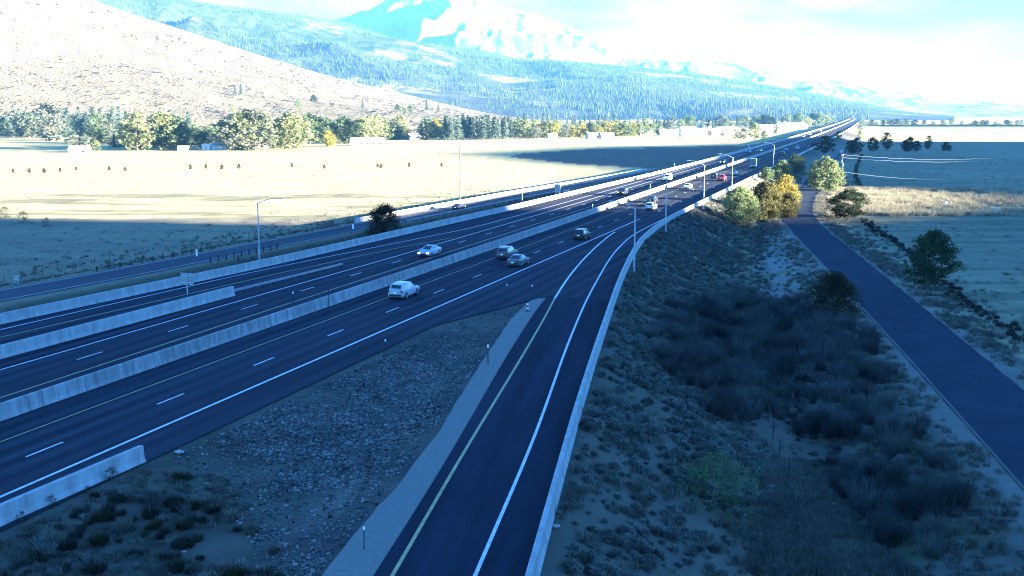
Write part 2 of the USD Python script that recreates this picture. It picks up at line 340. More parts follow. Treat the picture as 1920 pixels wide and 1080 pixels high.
lay(gore * (S_ < 58) * (1 - sstep(20, 24, N_ + (S_ - 40) * .55)) * .9, (0.085, 0.075, 0.058))
lay(gore * sstep(.5, .62, fine) * .6, (0.13, 0.12, 0.095))
nyy, nxx = X.shape
idx = np.arange(nyy * nxx).reshape(nyy, nxx)
F = np.stack([idx[:-1, :-1], idx[:-1, 1:], idx[1:, 1:], idx[1:, :-1]], -1).reshape(-1, 4)
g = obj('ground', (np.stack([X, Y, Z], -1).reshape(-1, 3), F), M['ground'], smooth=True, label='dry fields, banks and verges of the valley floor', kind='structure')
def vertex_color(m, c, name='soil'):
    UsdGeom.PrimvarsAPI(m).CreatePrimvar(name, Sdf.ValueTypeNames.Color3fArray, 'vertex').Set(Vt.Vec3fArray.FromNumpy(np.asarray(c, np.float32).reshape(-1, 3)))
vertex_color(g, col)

# ------------------------------------------------------------------ roads
hw = thing('highway', label='divided highway on a low embankment', kind='structure')
sv = np.concatenate([np.arange(-40, 93, 4.0), np.arange(93, 112, 1.0), [111.999]])
obj('pavement', strip(R(sv, n_outer(sv) + .2, 0.0), R(sv, n_right(sv), 0.0)), M['asphalt'], hw)
sv2 = np.concatenate([np.arange(112, 420, 4.0), np.geomspace(420, 5200, 80)])
obj('pavement', strip(R(sv2, n_outer(sv2) + .2, 0.0), R(sv2, n_barrier(sv2), 0.0)), M['asphalt'], hw)
sr = np.concatenate([np.arange(-40, 112, 3.0), [111.999]])
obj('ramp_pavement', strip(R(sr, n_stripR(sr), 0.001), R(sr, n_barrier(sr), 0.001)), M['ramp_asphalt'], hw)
ZP = 0.006
far = np.concatenate([np.arange(204, 760, 12.0), np.geomspace(760, 3500, 40)])
allw = np.concatenate([np.arange(-40, 204, 6.0), far])
obj('edge_line', line_strip(allw, -3.66, .14, ZP), M['yellow_paint'], hw)
obj('edge_line', line_strip(np.arange(-40, 205, 6.0), 3.68, .24, ZP), M['white_paint'], hw)
sbY = interp([(-40, -11.0), (64, -11.6), (92, -11.9), (124, -12.1), (200, -12.0), (6000, -12.0)])
sbW = interp([(-40, -18.2), (65, -18.0), (101, -17.75), (134, -17.2), (186, -17.0), (6000, -17.0)])
obj('edge_line', line_strip(allw, sbY(allw), .17, ZP), M['yellow_paint'], hw)
obj('edge_line', line_strip(allw, sbW(allw), .20, ZP), M['white_paint'], hw)
rb = interp([(-40, -31.5), (40, -29.6), (75.3, -27.5), (112.6, -24.66), (130.9, -22.75), (146.4, -20.9), (163, -17.6)])
rc = interp([(-40, -34), (40, -31.6), (78, -30.1), (118.4, -28.0), (135.4, -25.6), (153.4, -23.45), (174.7, -20.4), (230, -20.0), (3500, -20.0)])
ss = np.arange(-40, 163, 4.0); obj('edge_line', line_strip(ss, rb(ss), .17, ZP), M['yellow_paint'], hw)
obj('edge_line', line_strip(allw, rc(allw), .2, ZP), M['white_paint'], hw)
ry = interp([(-40, 42), (0, 35), (40.5, 27.35), (56.2, 24.18), (77.1, 20.3), (101.3, 15.64), (110.5, 13.71)])
ss = np.concatenate([np.arange(-40, 110, 4.0), [110.5]]); obj('edge_line', line_strip(ss, ry(ss), .19, ZP), M['yellow_paint'], hw)
ri = interp([(110.5, 13.71), (122, 11.5), (137.3, 9.0), (155, 6.6), (174.8, 4.35), (190, 3.9), (204, 3.7)])
ss = np.arange(110.6, 178, 3.0); obj('edge_line', line_strip(ss, ri(ss), .24, ZP), M['white_paint'], hw)
rr = interp([(-40, 46.5), (0, 38.6), (41.7, 30.7), (60.7, 27.28), (86.6, 21.82), (111.6, 16.99), (146.6, 11.1), (171.2, 8.2), (191.6, 7.9), (3500, 7.9)])
ss = np.concatenate([np.arange(-40, 204, 4.0), far]); obj('edge_line', line_strip(ss, rr(ss), .19, ZP), M['white_paint'], hw)
def dashes(s0, step, n, s1, w=.16):
    s = s0
    while s < s1:
        q = np.array([s, s + 3.05]); obj('lane_dash', line_strip(q, n(q) if callable(n) else n, w, ZP), M['white_paint'], hw); s += step
dashes(48.45 - 12.19, 12.19, 0.0, 620)
dashes(70.0 - 12.0 * 2, 12.0, -14.78, 620)
dashes(216, 12.19, 3.9, 620, .2)
m = MB()
for n0 in (0.0, -14.7, 3.9):
    for s in np.arange(632, 1900, 12.19):
        v, f = line_strip([s, s + 3.05], n0, .17, ZP); m.add(v, f)
obj('far_lane_dashes', m.get(), M['white_paint'], hw, kind='stuff')

def patch(x_l, x_r, ys, z): return strip(np.stack([x_l, ys, z], -1), np.stack([x_r, ys, z], -1))
yf_ = np.arange(-55, 1040, .8); wf_ = np.interp(yf_, [0, 300, 420, 1040], [3.85, 3.8, 3.3, 3.2]); rag = lambda sd: .5 * (meshkit.fbm(np.stack([yf_ / 3.0, 0 * yf_ + sd, 0 * yf_], -1), 4, 15) - .5); wl_, wr_ = wf_ + rag(3), wf_ + rag(9)
fr = thing('frontage_road', label='narrow asphalt side road below the embankment, right of the highway', kind='structure')
ys = np.arange(-55, 1040, 4.0); w = np.interp(ys, [0, 300, 420, 1040], [3.85, 3.8, 3.3, 3.2])
obj('pavement', patch(front_x(yf_) - wl_, front_x(yf_) + wr_, yf_, 0 * yf_ - 4.0), M['old_asphalt'], fr)
# slightly raised darker lip along the left edge
for k in range(0, len(ys) - 1, 12):
    q = ys[k:k + 13]; obj('edge_seam', patch(front_x(q) - np.interp(q, ys, w) + .02, front_x(q) - np.interp(q, ys, w) + .2, q, 0 * q - 3.992), M['plastic'], fr)
    if k > 60: break
wr = thing('west_road', label='dark two-lane road running along the left foot of the embankment', kind='structure')
sv = np.concatenate([np.arange(-60, 620, 5.0), np.geomspace(620, 3500, 40)])
obj('pavement', strip(R(sv, n_wroad(sv) - 3.7, -3.0), R(sv, n_wroad(sv) + 3.7, -3.0)), M['west_asphalt'], wr)
obj('edge_line', line_strip(sv, n_wroad(sv) + 3.2, .14, -2.99), M['white_paint'], wr)
obj('edge_line', line_strip(sv, n_wroad(sv) - 3.2, .14, -2.99), M['white_paint'], wr)
gs = np.concatenate([np.arange(-40, 108, 1.0), [109.5, 110.4]])
obj('gravel_strip', strip(R(gs, n_stripL(gs) + (.35 * (meshkit.noise(np.stack([gs / 9.0, 0 * gs, 0 * gs], -1), 4) - .5) + .12 * (meshkit.noise(np.stack([gs / 1.3, 0 * gs, 0 * gs], -1), 5) - .5)) * (gs < 105), -0.02), R(gs, n_stripR(gs) - .01, -0.004)), M['gravel'], label='pale gravel strip between the rock bed and the ramp', kind='structure')

# ------------------------------------------------------------------ concrete barriers, section by section
def profile_section(s0, s1, nfun, h, wb, wt, gap=.03, z0=-0.04, steps=2):
    s = np.linspace(s0 + gap / 2, s1 - gap / 2, steps); n = nfun(s)
    prof = [(-wb / 2, 0), (-wb / 2, .08), (-wb * .32, .33), (-wt / 2, h - .03), (-wt / 2 + .03, h), (wt / 2 - .03, h), (wt / 2, h - .03), (wb * .32, .33), (wb / 2, .08), (wb / 2, 0)]
    k = len(prof); v = []
    for i in range(steps):
        for a, z in prof: v.append(R(s[i], n[i] + a, z0 + z))
    f = []
    for i in range(steps - 1):
        for j in range(k):
            f.append([i * k + j, i * k + (j + 1) % k, (i + 1) * k + (j + 1) % k, (i + 1) * k + j])
    f = [[a, b, c] for a, b, c, d in f] + [[a, c, d] for a, b, c, d in f]
    for j in range(1, k - 1): f += [[0, j + 1, j], [(steps - 1) * k, (steps - 1) * k + j, (steps - 1) * k + j + 1]]
    return np.array(v), np.array(f)
def barrier(label, nfun, s0, s1, L, h, wb, wt, mt, gap=.03, far_to=None):
    t = thing('concrete_barrier', label=label, cat='barrier')
    s = s0
    while s < s1 - .5:
        e = min(s + L, s1); obj('barrier_section', profile_section(s, e, nfun, h, wb, wt, gap), mt, t); s = e
    if far_to:
        m = MB()
        for a, b in zip(np.geomspace(s1, far_to, 60)[:-1], np.geomspace(s1, far_to, 60)[1:]):
            v, f = profile_section(a, b, nfun, h, wb, wt, 0.0); m.add(v, f)
        obj('far_barrier_sections', m.get(), mt, t, kind='stuff')
    return t
barrier('stained concrete median barrier with many joints between the two directions of the highway', lambda s: 0 * s - 7.35 - .25 * np.clip((s - 150) / 200, 0, 1), 20, 800, 4.2, 1.12, .64, .26, M['concrete_stained'], .05, 3500)
barrier('long pale concrete barrier on the outer left edge of the highway embankment', lambda s: n_outer(s), 20, 800, 9.0, 1.05, .5, .26, M['concrete'], .02, 3500)
barrier('curving pale concrete barrier along the right side of the ramp', lambda s: n_barrier(s), 30, 320, 6.0, .86, .60, .28, M['concrete'], .02, 3500)
barrier('short pale concrete barrier ending at the steel rail left of the main lanes', interp([(20, -22.6), (68, -21.1), (101, -20.3)]), 24, 101, 9.0, 1.1, .6, .28, M['concrete'], .02)
barrier('pale concrete barrier end piece at the lower left beside the rock bed', interp([(10, 6.4), (40, 6.55), (50, 6.95)]), 12, 50.1, 9.5, 1.0, .6, .3, M['concrete'], .02)
wb_ = thing('roadside_wall', label='low sunlit concrete wall on the far side of the road left of the highway', cat='wall')
for s in np.arange(203, 420, 7.5):
    obj('wall_section', profile_section(s, s + 7.5, lambda q: n_wroad(q) - 5.0, 1.0, .4, .28, .03, z0=-3.05), M['concrete'], wb_)
# ------------------------------------------------------------------ hills and mountains
def skyline(pts):
    q = np.array([elev(*p) for p in pts]); o = np.argsort(q[:, 0])
    return PchipInterpolator(q[o, 0], q[o, 1])

def fold(p, seed, octs=6):
    """ridged relief, 0 in the gullies and 1 on the spurs"""
    o, a, t = 0, 1.0, 0
    for k in range(octs):
        o = o + a * (1 - np.abs(2 * meshkit.noise(p * 2 ** k, seed + k) - 1)); t += a; a *= .5
    return o / t

class Range:
    """a range of hills: foot at r0, crest at r1, its crest line and its relief"""
    def __init__(s, r0, r1, r2, crest, a0, a1, relief, cell, seed, shape=1.0, wander=.0):
        s.__dict__.update(locals()); s.c = skyline(crest)
    def z(s, th, r):
        th, r = np.asarray(th, float), np.asarray(r, float)
        e = s.c(np.clip(th, s.a0, s.a1))
        x, y = r * np.sin(np.radians(th)), r * np.cos(np.radians(th))
        p = np.stack([x, y, 0 * x], -1)
        r0 = s.r0 * (1 + s.wander * (meshkit.noise(np.stack([th / 4.0, 0 * th, 0 * th], -1), s.seed + 50) - .5))
        crest = np.maximum(s.r1 * np.tan(np.radians(e)) + CAMH - BASE, -25)
        t = np.clip((r - r0) / (s.r1 - r0), 0, 1); back = np.clip((r - s.r1) / (s.r2 - s.r1), 0, 1)
        soft = np.mean([np.maximum(s.r1 * np.tan(np.radians(s.c(np.clip(th + d_, s.a0, s.a1)))) + CAMH - BASE, -25) for d_ in np.linspace(-6, 6, 9)], 0) if s.relief > 300 else crest
        w_ = t ** 9.0; h = (soft * (1 - w_) + crest * w_) * (t ** s.shape) * (1 - back ** 1.3)
        rel = fold(p / s.cell, s.seed) - .62
        return BASE - 1.5 + h + rel * s.relief * np.maximum(crest, 0) / crest.max() * np.sin(np.clip(t, 0, 1) * pi) ** .8 * (1 - back)
    def mesh(s, nt, nr):
        th = np.linspace(s.a0, s.a1, nt); r = np.concatenate([np.linspace(s.r0 * .8, s.r1, nr), np.linspace(s.r1, s.r2, nr // 4)[1:]])
        T, Rr = np.meshgrid(th, r); z = s.z(T, Rr)
        v = np.stack([Rr * np.sin(np.radians(T)), Rr * np.cos(np.radians(T)), z], -1).reshape(-1, 3)
        i = np.arange(T.size).reshape(T.shape)
        return v, np.stack([i[:-1, :-1], i[:-1, 1:], i[1:, 1:], i[1:, :-1]], -1).reshape(-1, 4)

def hillmat(name, lo, hi, scale, bare=None, bare_at=(.5, .6), bscale=None, bump=.6, stretch=(1, 1, 1), shift=(0, 0, 0)):
    nodes = {'geo': ('geometry', {}), 'mp': ('mapping', dict(scale=stretch, location=shift)), 'n1': ('noise_texture', dict(scale=scale, detail=8.0, roughness=.65)), 'r1': ('rgb_ramp', {'ramp': [(.32, lo), (.68, hi)]}),
             'bn': ('noise_texture', dict(scale=scale * 7, detail=4.0)), 'bp': ('bump', dict(strength=bump, distance=6.0)),
             'p': ('principled_bsdf', dict(roughness=1.0, specular_ior_level=0.05))}
    L = [('geo.position', 'mp.vector'), ('mp.vector', 'n1.vector'), ('n1.fac', 'r1.fac'), ('geo.position', 'bn.vector'), ('bn.fac', 'bp.height'), ('bp.normal', 'p.normal')]
    out = 'r1.color'
    if bare:
        nodes['n2'] = ('noise_texture', dict(scale=bscale, detail=6.0, roughness=.6)); nodes['m2'] = ('map_range', dict(range_type='smoothstep', from_min=bare_at[0], from_max=bare_at[1], clamp=True)); nodes['mx'] = ('mix_color', dict(b=bare))
        L += [('mp.vector', 'n2.vector'), ('n2.fac', 'm2.value'), ('m2.result', 'mx.fac'), (out, 'mx.a')]; out = 'mx.result'
    L.append((out, 'p.base_color'))
    return usdkit.material(stage, '/World/Looks/' + name, nodes, L, surface='p.BSDF')
M['bare_hill'] = hillmat('bare_hill', (.085, .068, .046), (.18, .148, .098), .035, bare=(.20, .165, .095), bare_at=(.50, .62), bscale=.009, bump=1.0)
M['forest_hill'] = hillmat('forest_hill', (.012, .017, .016), (.055, .06, .05), .02, bare=(.15, .135, .115), bare_at=(.54, .62), bscale=.0028, bump=1.0)
M['high_mountain'] = hillmat('high_mountain', (.02, .026, .026), (.065, .068, .064), .008, bare=(.17, .165, .16), bare_at=(.38, .50), bscale=.0075, bump=1.0, stretch=(1, .3, .5), shift=(2500, 0, 0))
M['low_hills'] = hillmat('low_hills', (.05, .05, .046), (.12, .11, .095), .006, bare=(.025, .03, .028), bare_at=(.54, .60), bscale=.0022)
bare = Range(1240, 2150, 3000, [(-260, -250), (-120, -150), (0, -80), (100, -35), (180, 0), (250, 25), (350, 57), (450, 90), (540, 118), (640, 147), (720, 165), (800, 185), (880, 203), (930, 213), (1000, 222), (1100, 230)], -34, 3, 34, 210, 11, 1.1, .0)
wood = Range(3000, 5600, 7400, [(-260, -130), (0, -90), (150, -40), (250, -5), (400, 10), (520, 24), (640, 42), (700, 62), (770, 86), (840, 90), (900, 93), (960, 107), (1050, 113), (1100, 118), (1200, 126), (1300, 137), (1400, 152), (1480, 166), (1560, 184), (1600, 200), (1640, 210), (1700, 216), (1780, 222)], -34, 22, 330, 900, 23, .85, .1)
peak = Range(5200, 9000, 11500, [(-260, -20), (200, 0), (480, 20), (560, 50), (620, 52), (660, 36), (700, 14), (740, -8), (800, -18), (850, -16), (900, -4), (950, 12), (1000, 32), (1060, 58), (1100, 66), (1130, 80), (1160, 95), (1200, 108), (1280, 113), (1380, 119), (1450, 127), (1500, 137), (1560, 150), (1640, 165), (1700, 176), (1800, 189), (1880, 198), (1960, 205), (2200, 207)], -34, 32, 900, 1500, 31, .95, .05)
low = Range(6000, 8200, 9500, [(1100, 209), (1400, 190), (1480, 170), (1540, 163), (1600, 172), (1680, 178), (1760, 190), (1850, 200), (1960, 206), (2200, 207)], 6, 32, 210, 700, 47, .8, .05)
obj('bare_hill', bare.mesh(360, 120), M['bare_hill'], smooth=True, label='bare pale hillside rising at the left', kind='structure')
obj('forested_hills', wood.mesh(560, 220), M['forest_hill'], smooth=True, label='hazy blue forested foothills', kind='structure')
obj('mountain', peak.mesh(640, 240), M['high_mountain'], smooth=True, label='high pale mountain above the forested foothills', kind='structure')
obj('low_hills', low.mesh(260, 90), M['low_hills'], smooth=True, label='low pale hills running down to the right', kind='structure')

# the ridge east of the valley whose crest shades the foreground
SH = np.array([math.sin(SUN_AZ), math.cos(SUN_AZ)]); QH = np.array([-SH[1], SH[0]])
crest = np.array([(-4000, 120), (-2500, 190), (-800, 215), (0, 205), (150, 196), (195, 186), (205, 170), (213, 161), (221, 156), (250, 148), (262, 146.2), (280, 145), (300, 143.2), (318, 141.8), (335, 142), (350, 143), (362, 146.5), (369, 149), (374, 157), (391, 158.5), (441, 159), (477, 163), (528, 171), (584, 178), (600, 179.5), (650, 177), (745, 173), (785, 166), (873, 158), (930, 152), (950, 143), (965, 133), (1000, 118), (1200, 95), (1600, 60), (2200, 20), (3000, -6)], float)
bb = np.concatenate([np.linspace(-4000, 100, 60), np.arange(106, 1010, 4.0), np.linspace(1020, 3000, 40)])
aa = np.concatenate([np.linspace(420, 980, 16), [1000], np.linspace(1030, 2600, 18)])
A_, B_ = np.meshgrid(aa, bb)
hc = np.interp(B_, crest[:, 0], crest[:, 1]); tt = np.where(A_ <= 1000, (A_ - 420) / 580, 1 - (A_ - 1000) / 1600)
pz = np.stack([A_, B_, 0 * A_], -1)
hz = BASE - 2 + (hc - BASE + 2) * np.clip(tt, 0, 1) ** 1.15 - (1 - np.abs(2 * np.clip(tt, 0, 1) - 1)) * 14 * meshkit.fbm(pz / 110.0, 3, 61)
v = np.stack([A_ * SH[0] + B_ * QH[0], A_ * SH[1] + B_ * QH[1], hz], -1).reshape(-1, 3); i = np.arange(A_.size).reshape(A_.shape)
obj('east_ridge', (v, np.stack([i[:-1, :-1], i[:-1, 1:], i[1:, 1:], i[1:, :-1]], -1).reshape(-1, 4)[:, ::-1]), M['bare_hill'], smooth=True, label='bare ridge east of the valley whose shadow lies over the road', kind='structure')

# ------------------------------------------------------------------ the air
M['haze'] = usdkit.material(stage, '/World/Looks/haze', {'v': ('principled_volume', dict(color=(0.16, 0.55, 1.0), density=4.2e-5, anisotropy=0.1))}, [], volume='v.volume')
hb = trimesh.creation.box([60000, 60000, 1100]); hb.apply_translation([0, 0, 550 - 9.0])
obj('haze', hb, M['haze'], label='thin blue haze over the valley', kind='stuff')
# ------------------------------------------------------------------ vehicles (built facing +y, x to the right, wheels on z = 0)
def ring_loft(rings):
    k = len(rings[0]); v = np.vstack(rings); f = []
    for i in range(len(rings) - 1):
        for j in range(k): f.append([i * k + j, i * k + (j + 1) % k, (i + 1) * k + (j + 1) % k, (i + 1) * k + j])
    f = np.array(f); f = np.vstack([f[:, [0, 1, 2]], f[:, [0, 2, 3]]])
    e = (len(rings) - 1) * k
    cap = [[0, j + 1, j] for j in range(1, k - 1)] + [[e, e + j, e + j + 1] for j in range(1, k - 1)]
    return v, np.vstack([f, cap])[:, ::-1]
def body_ring(y, w, z0, z1, c=.10):
    return np.array([(-w + c, y, z0), (-w, y, z0 + c), (-w, y, z1 - c * 1.5), (-w + c * .8, y, z1 - c * .3), (-w + c * 2, y, z1), (w - c * 2, y, z1), (w - c * .8, y, z1 - c * .3), (w, y, z1 - c * 1.5), (w, y, z0 + c), (w - c, y, z0)])
def cab_ring(y, wb, wr, z0, zt):
    return np.array([(-wb, y, z0), (-wr - .02, y, zt - .07), (-wr + .09, y, zt), (wr - .09, y, zt), (wr + .02, y, zt - .07), (wb, y, z0)])
SHAPES = {
 'sedan': dict(body=[(-2.38, .70, .36, .82), (-2.30, .82, .28, .95), (-1.9, .89, .22, 1.02), (-1.0, .91, .20, .99), (0, .91, .2, .96), (1.0, .91, .2, .93), (1.9, .88, .22, .85), (2.25, .80, .28, .72), (2.36, .66, .36, .62)],
               cab=[(-1.72, .76, .70, .95, 1.02), (-1.0, .80, .60, .95, 1.37), (-.3, .82, .62, .93, 1.46), (.35, .82, .61, .92, 1.43), (1.25, .78, .68, .88, .94)], wheel=.33, wy=(-1.42, 1.42), wx=.80),
 'suv': dict(body=[(-2.30, .74, .42, 1.0), (-2.24, .86, .34, 1.08), (-1.8, .92, .28, 1.12), (-.8, .93, .26, 1.10), (.3, .93, .26, 1.08), (1.1, .92, .26, 1.06), (1.95, .89, .30, .98), (2.24, .82, .36, .86), (2.33, .70, .44, .76)],
             cab=[(-2.18, .80, .72, 1.04, 1.14), (-1.86, .84, .68, 1.04, 1.60), (-.9, .86, .70, 1.04, 1.72), (.25, .86, .69, 1.03, 1.68), (1.12, .82, .72, 1.0, 1.08)], wheel=.37, wy=(-1.38, 1.40), wx=.83),
 'van': dict(body=[(-2.55, .78, .40, 1.1), (-2.48, .92, .32, 1.2), (-1.6, .97, .28, 1.22), (.6, .97, .28, 1.2), (1.6, .96, .28, 1.14), (2.3, .92, .3, .98), (2.55, .76, .4, .85)],
             cab=[(-2.46, .88, .80, 1.15, 1.25), (-2.30, .90, .78, 1.15, 1.9), (-.6, .92, .8, 1.15, 2.0), (.7, .92, .78, 1.14, 1.92), (1.75, .88, .80, 1.08, 1.18)], wheel=.36, wy=(-1.6, 1.6), wx=.86),
 'pickup': dict(body=[(-2.85, .86, .5, 1.08), (-2.80, .95, .42, 1.12), (-1.0, .97, .36, 1.12), (.5, .97, .36, 1.12), (1.5, .96, .36, 1.10), (2.5, .93, .4, 1.02), (2.78, .82, .48, .86)],
                cab=[(-.72, .86, .80, 1.05, 1.14), (-.58, .87, .72, 1.05, 1.78), (.2, .88, .74, 1.05, 1.86), (.75, .88, .73, 1.05, 1.82), (1.5, .84, .76, 1.03, 1.10)], wheel=.40, wy=(-1.7, 1.72), wx=.86)}
vehicle_kinds = {}
def vehicle_kind(kind, color, lights_on=False):
    key = '%s_%s%s' % (kind, color, '_lit' if lights_on else '')
    if key in vehicle_kinds: return vehicle_kinds[key]
    t = kindproto('vehicle_' + key); vehicle_kinds[key] = t
    P = M['paint_' + color]
    sh = SHAPES['pickup' if kind == 'truck' else kind]
    b = ring_loft([body_ring(*r) for r in sh['body']])
    obj('body', b, P, t, smooth=35)
    cab = sh['cab']; cr = [cab_ring(*r) for r in cab]
    obj('cabin', ring_loft(cr), P, t, smooth=35)
    def quad(a, b_, c, d, u0, u1, v0, v1, off):
        a, b_, c, d = map(np.array, (a, b_, c, d))
        pt = lambda u, v: (a * (1 - u) + b_ * u) * (1 - v) + (d * (1 - u) + c * u) * v
        q = np.array([pt(u0, v0), pt(u1, v0), pt(u1, v1), pt(u0, v1)]); nn = np.cross(q[1] - q[0], q[3] - q[0]); nn /= np.linalg.norm(nn)
        return q, nn
    def pane(name, a, b_, c, d, u0, u1, v0, v1, out):
        q, nn = quad(a, b_, c, d, u0, u1, v0, v1, 0)
        if nn @ np.array(out) < 0: nn = -nn
        v = np.vstack([q + nn * .012, q - nn * .02]); f = [[0, 1, 2, 3], [4, 7, 6, 5], [0, 4, 5, 1], [1, 5, 6, 2], [2, 6, 7, 3], [3, 7, 4, 0]]
        obj(name, (v, np.array(f)), M['glass'], t)
    k = len(cr)
    pane('rear_window', cr[0][2], cr[0][3], cr[1][3], cr[1][2], .04, .96, .15, .9, (0, -1, .6))
    pane('windscreen', cr[k - 1][2], cr[k - 1][3], cr[k - 2][3], cr[k - 2][2], .02, .98, .08, .94, (0, 1, .6))
    for sd, (lo, hi) in ((-1, (0, 1)), (1, (5, 4))):
        for i in range(1, k - 2):
            pane('side_window', cr[i][lo], cr[i + 1][lo], cr[i + 1][hi], cr[i][hi], .05, .94, .20, .93, (sd, 0, .1))
    hb = sh['body'][-2]; tb = sh['body'][1]
    yf, yr, wf = sh['body'][-1][0], sh['body'][0][0], hb[1]
    for sd in (-1, 1):
        obj('headlight', boxmesh((sd * (wf - .18), yf - .06, (hb[2] + hb[3]) / 2 + .10), (.34, .16, .15)), M['lamp_on' if lights_on else 'lens'], t)
        obj('tail_light', boxmesh((sd * (tb[1] - .12), yr + .045, tb[3] - .16), (.2, .10, .22)), M['tail'], t)
        obj('mirror', boxmesh((sd * (sh['wx'] + .18), cab[-1][0] - .35, cab[-1][3] + .12), (.2, .1, .14)), P, t)
    obj('underbody', boxmesh((0, 0, .25), (1.5, 3.9, .26)), M['plastic'], t)
    obj('front_grille', boxmesh((0, yf - .02, hb[2] + .16), (.9, .08, .22)), M['plastic'], t)
    obj('rear_bumper', boxmesh((0, yr + .02, tb[2] + .16), (1.4, .12, .2)), M['plastic'], t)
    obj('number_plate', boxmesh((0, yr - .005, tb[3] - .3), (.32, .06, .16)), M['reflector'], t)
    for sd in (-1, 1):
        for y in sh['wy']:
            w = trimesh.creation.cylinder(sh['wheel'], .25, sections=18); w.apply_transform(trimesh.transformations.rotation_matrix(pi / 2, [0, 1, 0])); w.apply_translation([sd * sh['wx'], y, sh['wheel']])
            wp = obj('wheel', w, M['tyre'], t, smooth=40)
            r = trimesh.creation.cylinder(sh['wheel'] * .62, .02, sections=14); r.apply_transform(trimesh.transformations.rotation_matrix(pi / 2, [0, 1, 0])); r.apply_translation([sd * (sh['wx'] + .135), y, sh['wheel']])
            obj('rim', r, M['rim'], wp.GetPath())
    if kind == 'pickup':
        obj('cargo_bed', boxmesh((0, -1.78, 1.128), (1.5, 1.9, .02)), M['plastic'], t)
    if kind == 'truck':
        obj('cargo_box', trimesh.creation.box([2.2, 3.6, 2.2], trimesh.transformations.translation_matrix([0, -1.5, 2.1])), M['paint_white'], t)
        obj('box_rim', boxmesh((0, -3.31, 2.1), (2.24, .05, 2.24)), M['paint_grey'], t)  # dark grey panel covering the whole rear of the cargo box
    return t
M['lamp_on'] = usdkit.material(stage, '/World/Looks/lamp_on', {'e': ('emission', dict(color=(1, .97, .92), strength=0.35))}, [], surface='e.emission')
def vehicle(px, py, kind, color, direction, label, cat='car', z=0.0, lane=None, lit=False, head=None):
    p = spot(px, py, z)
    if lane is not None:
        s, _ = road_sn(p[0], p[1]); p = R(s, lane(s) if callable(lane) else lane, z)
    rz = -AZ + (pi if direction < 0 else 0) if head is None else head
    name = {'sedan': 'sedan_car', 'suv': 'estate_car', 'van': 'van', 'pickup': 'pickup_truck', 'truck': 'box_truck'}[kind]
    thing(name, p + np.array([0, 0, .008]), rz, ref=vehicle_kind(kind, color, lit), label=label, cat=cat)
LL, RL = -1.83, 1.83
vehicle(754, 556, 'suv', 'silver', 1, 'silver sport utility car alone in the near lanes beside the median barrier', lane=-2.2)
vehicle(969, 497, 'sedan', 'grey', 1, 'dark grey saloon car in the right lane beside the dark wagon', lane=1.75)
vehicle(951, 484, 'suv', 'grey', 1, 'dark wagon in the left lane just behind the grey saloon', lane=-1.9)
vehicle(1092, 448, 'suv', 'black', 1, 'black sport utility car where the ramp line meets the main lanes', lane=1.9)
vehicle(1217, 394, 'suv', 'silver', 1, 'silver wagon in the right lane at the near edge of the sunlit road', lane=1.9)
vehicle(1223, 379, 'sedan', 'black', 1, 'black car beside the median just ahead of the silver wagon', lane=-1.9)
vehicle(1283, 354, 'sedan', 'white', 1, 'low white car in the sun close to the median barrier', lane=-1.6)
vehicle(1357, 339, 'pickup', 'red', 1, 'red pickup truck on the far part of the sunlit road', 'pickup', lane=2.0)
vehicle(1336, 334, 'suv', 'black', 1, 'dark car in the left lane beside the red pickup', lane=-1.9)
vehicle(1349, 328, 'sedan', 'silver', 1, 'small silver car just ahead of the red pickup', lane=1.7)
vehicle(1411, 314, 'truck', 'white', 1, 'white box truck with a dark rear on the shaded road', 'truck', lane=2.0)
vehicle(1466, 291, 'suv', 'black', 1, 'small black car ahead of the white box truck', lane=2.0)
vehicle(1486, 283, 'sedan', 'blue', 1, 'tiny blue car far ahead of the box truck', lane=-1.8)
vehicle(1504, 280, 'sedan', 'silver', 1, 'tiny silver car near the big dark roadside tree', lane=2.2)
vehicle(808, 479, 'sedan', 'silver', -1, 'silver saloon car coming towards the camera, headlights on', lane=-13.1, lit=True)
vehicle(1150, 365, 'suv', 'black', -1, 'dark oncoming car on the sunlit lanes with a long shadow', lane=-13.0, lit=True)
vehicle(1262, 339, 'van', 'white', -1, 'white oncoming van in the sun beyond the median barrier', 'van', lane=-13.0)
vehicle(1349, 306, 'sedan', 'black', -1, 'dark oncoming car with headlights under the curved lamp arm', lane=-13.0, lit=True)
vehicle(1437, 284, 'sedan', 'black', -1, 'far oncoming car with two bright headlights in the shade', lane=-13.2, lit=True)
vehicle(1417, 287, 'sedan', 'blue', -1, 'far dark oncoming car left of the one with bright headlights', lane=-16.3)
for q, (x, y) in enumerate([(1517, 258), (1526, 254), (1538, 247)]):
    vehicle(x, y, ('van', 'suv', 'van')[q], 'white', -1, ['lowest of three white specks of oncoming traffic in the distance', 'middle one of three white specks of oncoming traffic in the distance', 'farthest of three white specks of oncoming traffic in the distance'][q], 'van' if q != 1 else 'car', lane=-13.5)
vehicle(937, 395, 'sedan', 'black', 1, 'dark car on the low road left of the highway', z=-3.0, lane=lambda s: n_wroad(s) + 1.8)
vehicle(1345, 280, 'truck', 'paleblue', 1, 'pale truck on the far dark stretch of the left-hand road', 'truck', z=-3.0, lane=lambda s: n_wroad(s) - 1.8)
vehicle(1578, 288, 'van', 'paleblue', 1, 'pale blue van on the shaded side road beneath the dark tree', 'van', z=-4.0, head=-rad(17))

